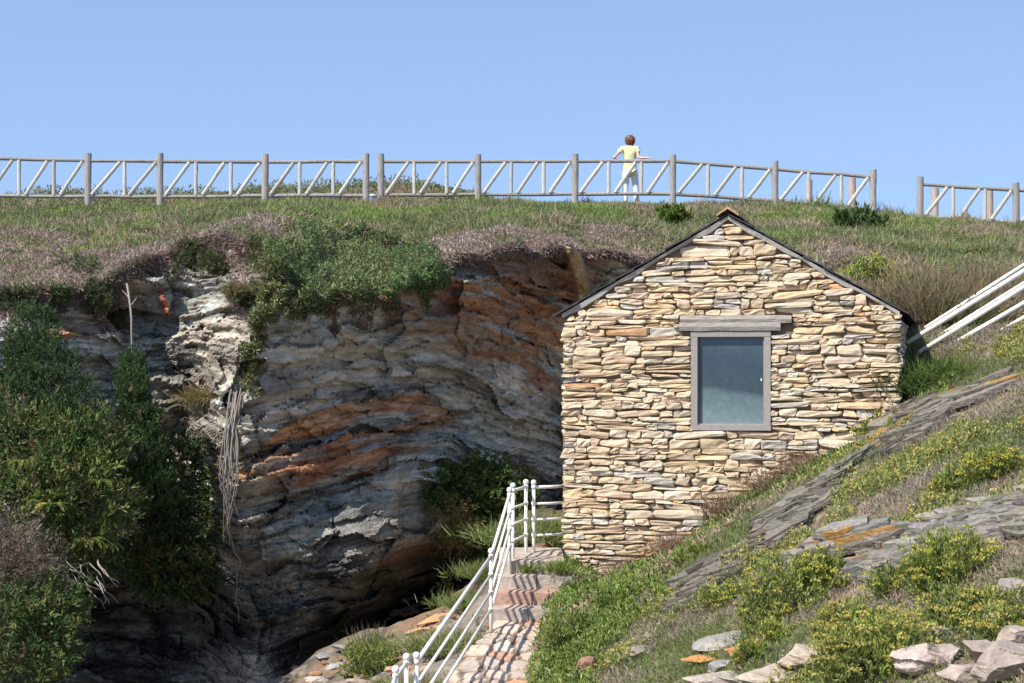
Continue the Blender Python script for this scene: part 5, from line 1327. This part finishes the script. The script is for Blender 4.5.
def build_person():
    gz = float(H(5.2 * 0 + (630 - CX) * 45.32 / F, 45.32))
    base = np.array([(630 - CX) * 45.32 / F, 45.32, gz])
    k = 1.6 / 1.62
    root = empty('person', base, 'person with short reddish brown hair, pale yellow shirt and white trousers leaning on the fence', 'person')
    skin = fixed_mat('person skin', (.55, .33, .24), .55); shirt = fixed_mat('pale yellow cloth', (.62, .62, .36), .9)
    trou = fixed_mat('white cloth', (.78, .77, .76), .9); hair = fixed_mat('reddish hair', (.27, .13, .075), .6); shoe = fixed_mat('shoe', (.5, .46, .42), .8)
    # skeleton: pelvis root; facing +Y (the sea); -X is the left of the picture
    ch = [(0,0,.88,.135,.10),(0,.0,1.03,.115,.085),(.0,-.01,1.2,.135,.09),(0,-.01,1.33,.10,.075),(0,.0,1.385,.05,.05),(0,.02,1.43,.052,.057),(0,.03,1.50,.082,.092),(0,.03,1.57,.06,.066),
          (-.17,-.01,1.32,.052),(-.33,-.14,1.14,.038),(-.38,-.16,1.10,.036),(-.30,-.02,1.06,.03),(-.27,.06,1.06,.022,.03),(-.26,.11,1.06,.03,.016),      # 8-13 left arm
          (.16,-.01,1.32,.052),(.18,-.12,1.12,.038),(.26,-.23,1.085,.034),(.36,-.27,1.09,.025),(.395,-.285,1.08,.024,.03),(.43,-.29,1.075,.032,.016),    # 14-19 right arm
          (-.085,0,.80,.085),(-.10,.01,.48,.055),(-.10,.0,.30,.052),(-.105,-.01,.09,.036),(-.11,.05,.035,.038,.03),(-.12,.15,.025,.035,.02),             # 20-25 left leg
          (.085,0,.80,.085),(.13,.03,.48,.055),(.14,.02,.30,.052),(.15,.0,.09,.036),(.155,.06,.035,.038,.03),(.17,.16,.025,.035,.02)]                 # 26-31 right leg
    ed = [(0,1),(1,2),(2,3),(3,4),(4,5),(5,6),(6,7),(3,8),(8,9),(9,10),(10,11),(11,12),(12,13),(3,14),(14,15),(15,16),(16,17),(17,18),(18,19),
          (0,20),(20,21),(21,22),(22,23),(23,24),(24,25),(0,26),(26,27),(27,28),(28,29),(29,30),(30,31)]
    # fingers
    for (b_, d, s) in ((13, np.array([.15, .9, -.25]), np.array([1, -.1, 0])), (19, np.array([.9, -.15, -.35]), np.array([.1, 1, 0]))):
        hb = np.array(ch[b_][:3]); d = d / np.linalg.norm(d)
        for j, (off, l) in enumerate(((-.026, .062), (-.009, .072), (.009, .068), (.026, .052))):
            p = hb + s * off; i0 = len(ch); q1 = p + d * l * .5; q2 = p + d * l + np.array([0, 0, -.018])
            ch += [tuple(p + d * .012) + (.010,), tuple(q1) + (.009,), tuple(q2) + (.007,)]; ed += [(b_, i0), (i0, i0 + 1), (i0 + 1, i0 + 2)]
        i0 = len(ch); pb = np.array(ch[b_ - 1][:3]) + s * -.02; ch += [tuple(pb + s * -.02 + d * .015) + (.011,), tuple(pb + s * -.035 + d * .05) + (.008,)]; ed += [(b_ - 1, i0), (i0, i0 + 1)]
    for p in ((0,.125,1.485,.014,.016),):     # nose
        i0 = len(ch); ch.append(p); ed.append((6, i0))
    for sx in (-1, 1):                          # ears
        i0 = len(ch); ch.append((sx * .088, .025, 1.49, .013, .022)); ed.append((6, i0))
    ch = [(c[0]*k, c[1]*k, c[2]*k) + tuple(r * k * .93 for r in c[3:]) for c in ch]
    skin_obj('body', ch, ed, skin, root, (.5, .3, .2))
    g = 1.18
    sh = [(0,0,.67,.188,.140),(0,0,.82,.178,.134),(0,0,.93,.16,.12),(0,0,1.05,.142,.108),(0,-.01,1.2,.155,.112),(0,-.01,1.325,.115,.088),(0,-.005,1.375,.06,.06),
          (-.17,-.01,1.32,.07),(-.27,-.09,1.21,.062),(.16,-.01,1.32,.07),(.175,-.08,1.2,.062)]
    sh = [(c[0]*k, c[1]*k, c[2]*k) + tuple(r * k for r in c[3:]) for c in sh]
    skin_obj('shirt', sh, [(0,1),(1,2),(2,3),(3,4),(4,5),(5,6),(5,7),(7,8),(5,9),(9,10)], shirt, root, (.6, .6, .4))
    tr = [(0,0,.90,.14,.105),(-.088,0,.78,.10),(-.10,.01,.48,.072),(-.10,.0,.30,.066),(-.105,-.01,.10,.058),(.088,0,.78,.10),(.13,.03,.48,.072),(.14,.02,.30,.066),(.15,.0,.10,.058)]
    tr = [(c[0]*k, c[1]*k, c[2]*k) + tuple(r * k for r in c[3:]) for c in tr]
    skin_obj('trousers', tr, [(0,1),(1,2),(2,3),(3,4),(0,5),(5,6),(6,7),(7,8)], trou, root, (.8, .8, .8))
    for (x0, y0, x1, y1) in ((-.108, .0, -.12, .15), (.152, .0, .17, .16)):
        skin_obj('shoe', [(x0*k, y0 - .03, .04, .045, .04), (x0*k, y0 + .06, .04, .045, .035), (x1*k, y1 + .02, .03, .04, .025)], [(0,1),(1,2)], shoe, root, (.5, .46, .42))
    V0, T = ICO3; V = V0 * np.array([.098, .11, .112]) * (1 + .05 * fbm(V0[:, 0] * 4, V0[:, 1] * 4, V0[:, 2] * 6, 3, 241))[:, None]
    # cut away the face (front = +Y, below the fringe)
    fr = (V0[:, 1] > .25) & (V0[:, 2] < .35); V[fr] *= .72
    V = V + np.array([0, .015, 1.52]) * k
    mesh_np('hair', V, None, hair, root, None, True, T)
    hs = MB(); dd = nrm(R.normal(size=(1500, 3))); dd = dd[~((dd[:, 1] > .3) & (dd[:, 2] < .35))]; n = len(dd)
    kites(dd * np.array([.097, .108, .110]) + np.array([0, .015, 1.52]) * k, nrm(dd * .45 + np.array([.1, -.1, -.9]) + R.normal(size=(n, 3)) * .35), R.uniform(.02, .05, n), .012, pal(n, [(.30,.15,.085),(.22,.10,.055),(.38,.20,.12)], .2), hs)
    hs.build('hair_strands', M_leaf, root)
    for sx in (-1, 1):
        V = V0 * .012 + np.array([sx * .033, .108, 1.515]) * k; mesh_np('eye', V, None, fixed_mat('eye', (.5, .5, .5), .3), root, None, True, T)
    V = V0 * np.array([.024, .008, .006]) + np.array([0, .112, 1.445]) * k; mesh_np('mouth', V, None, fixed_mat('lips', (.42, .18, .15), .5), root, None, True, T)
build_person()

# ------------------------------------------------------------------ camera, light, sky
cam = bpy.data.cameras.new('camera'); co = bpy.data.objects.new('camera', cam); COL.objects.link(co)
co.location = (0, 0, 0); co.rotation_euler = (math.pi / 2, 0, 0)
cam.sensor_width = 36; cam.lens = 36 * F / 1024; cam.shift_y = (HZ - 341.5) / 1024; cam.clip_start = .1; cam.clip_end = 30000
SC.camera = co
sd = Vector((-0.50, -0.50, 0.76)).normalized()
el = math.asin(sd.z); az = math.atan2(sd.x, sd.y)
sun = bpy.data.lights.new('sun', 'SUN'); so = bpy.data.objects.new('sun', sun); COL.objects.link(so)
sun.energy = 3.3; sun.angle = math.radians(.53); sun.color = (1, .945, .86)
so.rotation_euler = (-sd).to_track_quat('-Z', 'Y').to_euler()
w = bpy.data.worlds.new('World'); SC.world = w; w.use_nodes = True; nt = w.node_tree
bg = nt.nodes['Background']; sky = nt.nodes.new('ShaderNodeTexSky'); sky.sky_type = 'NISHITA'; sky.sun_disc = False
sky.sun_elevation = el; sky.sun_rotation = az % (2 * math.pi); sky.air_density = 1.0; sky.dust_density = 0.3; sky.ozone_density = 4.0
tcw = nt.nodes.new('ShaderNodeTexCoord'); mpw = nt.nodes.new('ShaderNodeMapping'); mpw.inputs['Location'].default_value = (0, 0, .30)
nt.links.new(tcw.outputs['Generated'], mpw.inputs['Vector']); nt.links.new(mpw.outputs[0], sky.inputs['Vector'])
tin = nt.nodes.new('ShaderNodeVectorMath'); tin.operation = 'MULTIPLY'; tin.inputs[1].default_value = (1.14, 1.0, 0.875)
nt.links.new(sky.outputs[0], tin.inputs[0]); nt.links.new(tin.outputs[0], bg.inputs['Color']); bg.inputs['Strength'].default_value = 0.15
vs = SC.view_settings; vs.view_transform = 'Standard'; vs.look = 'None'; vs.exposure = 1.04; vs.gamma = 1; vs.use_curve_mapping = False
SC.render.resolution_x = 1024; SC.render.resolution_y = 683
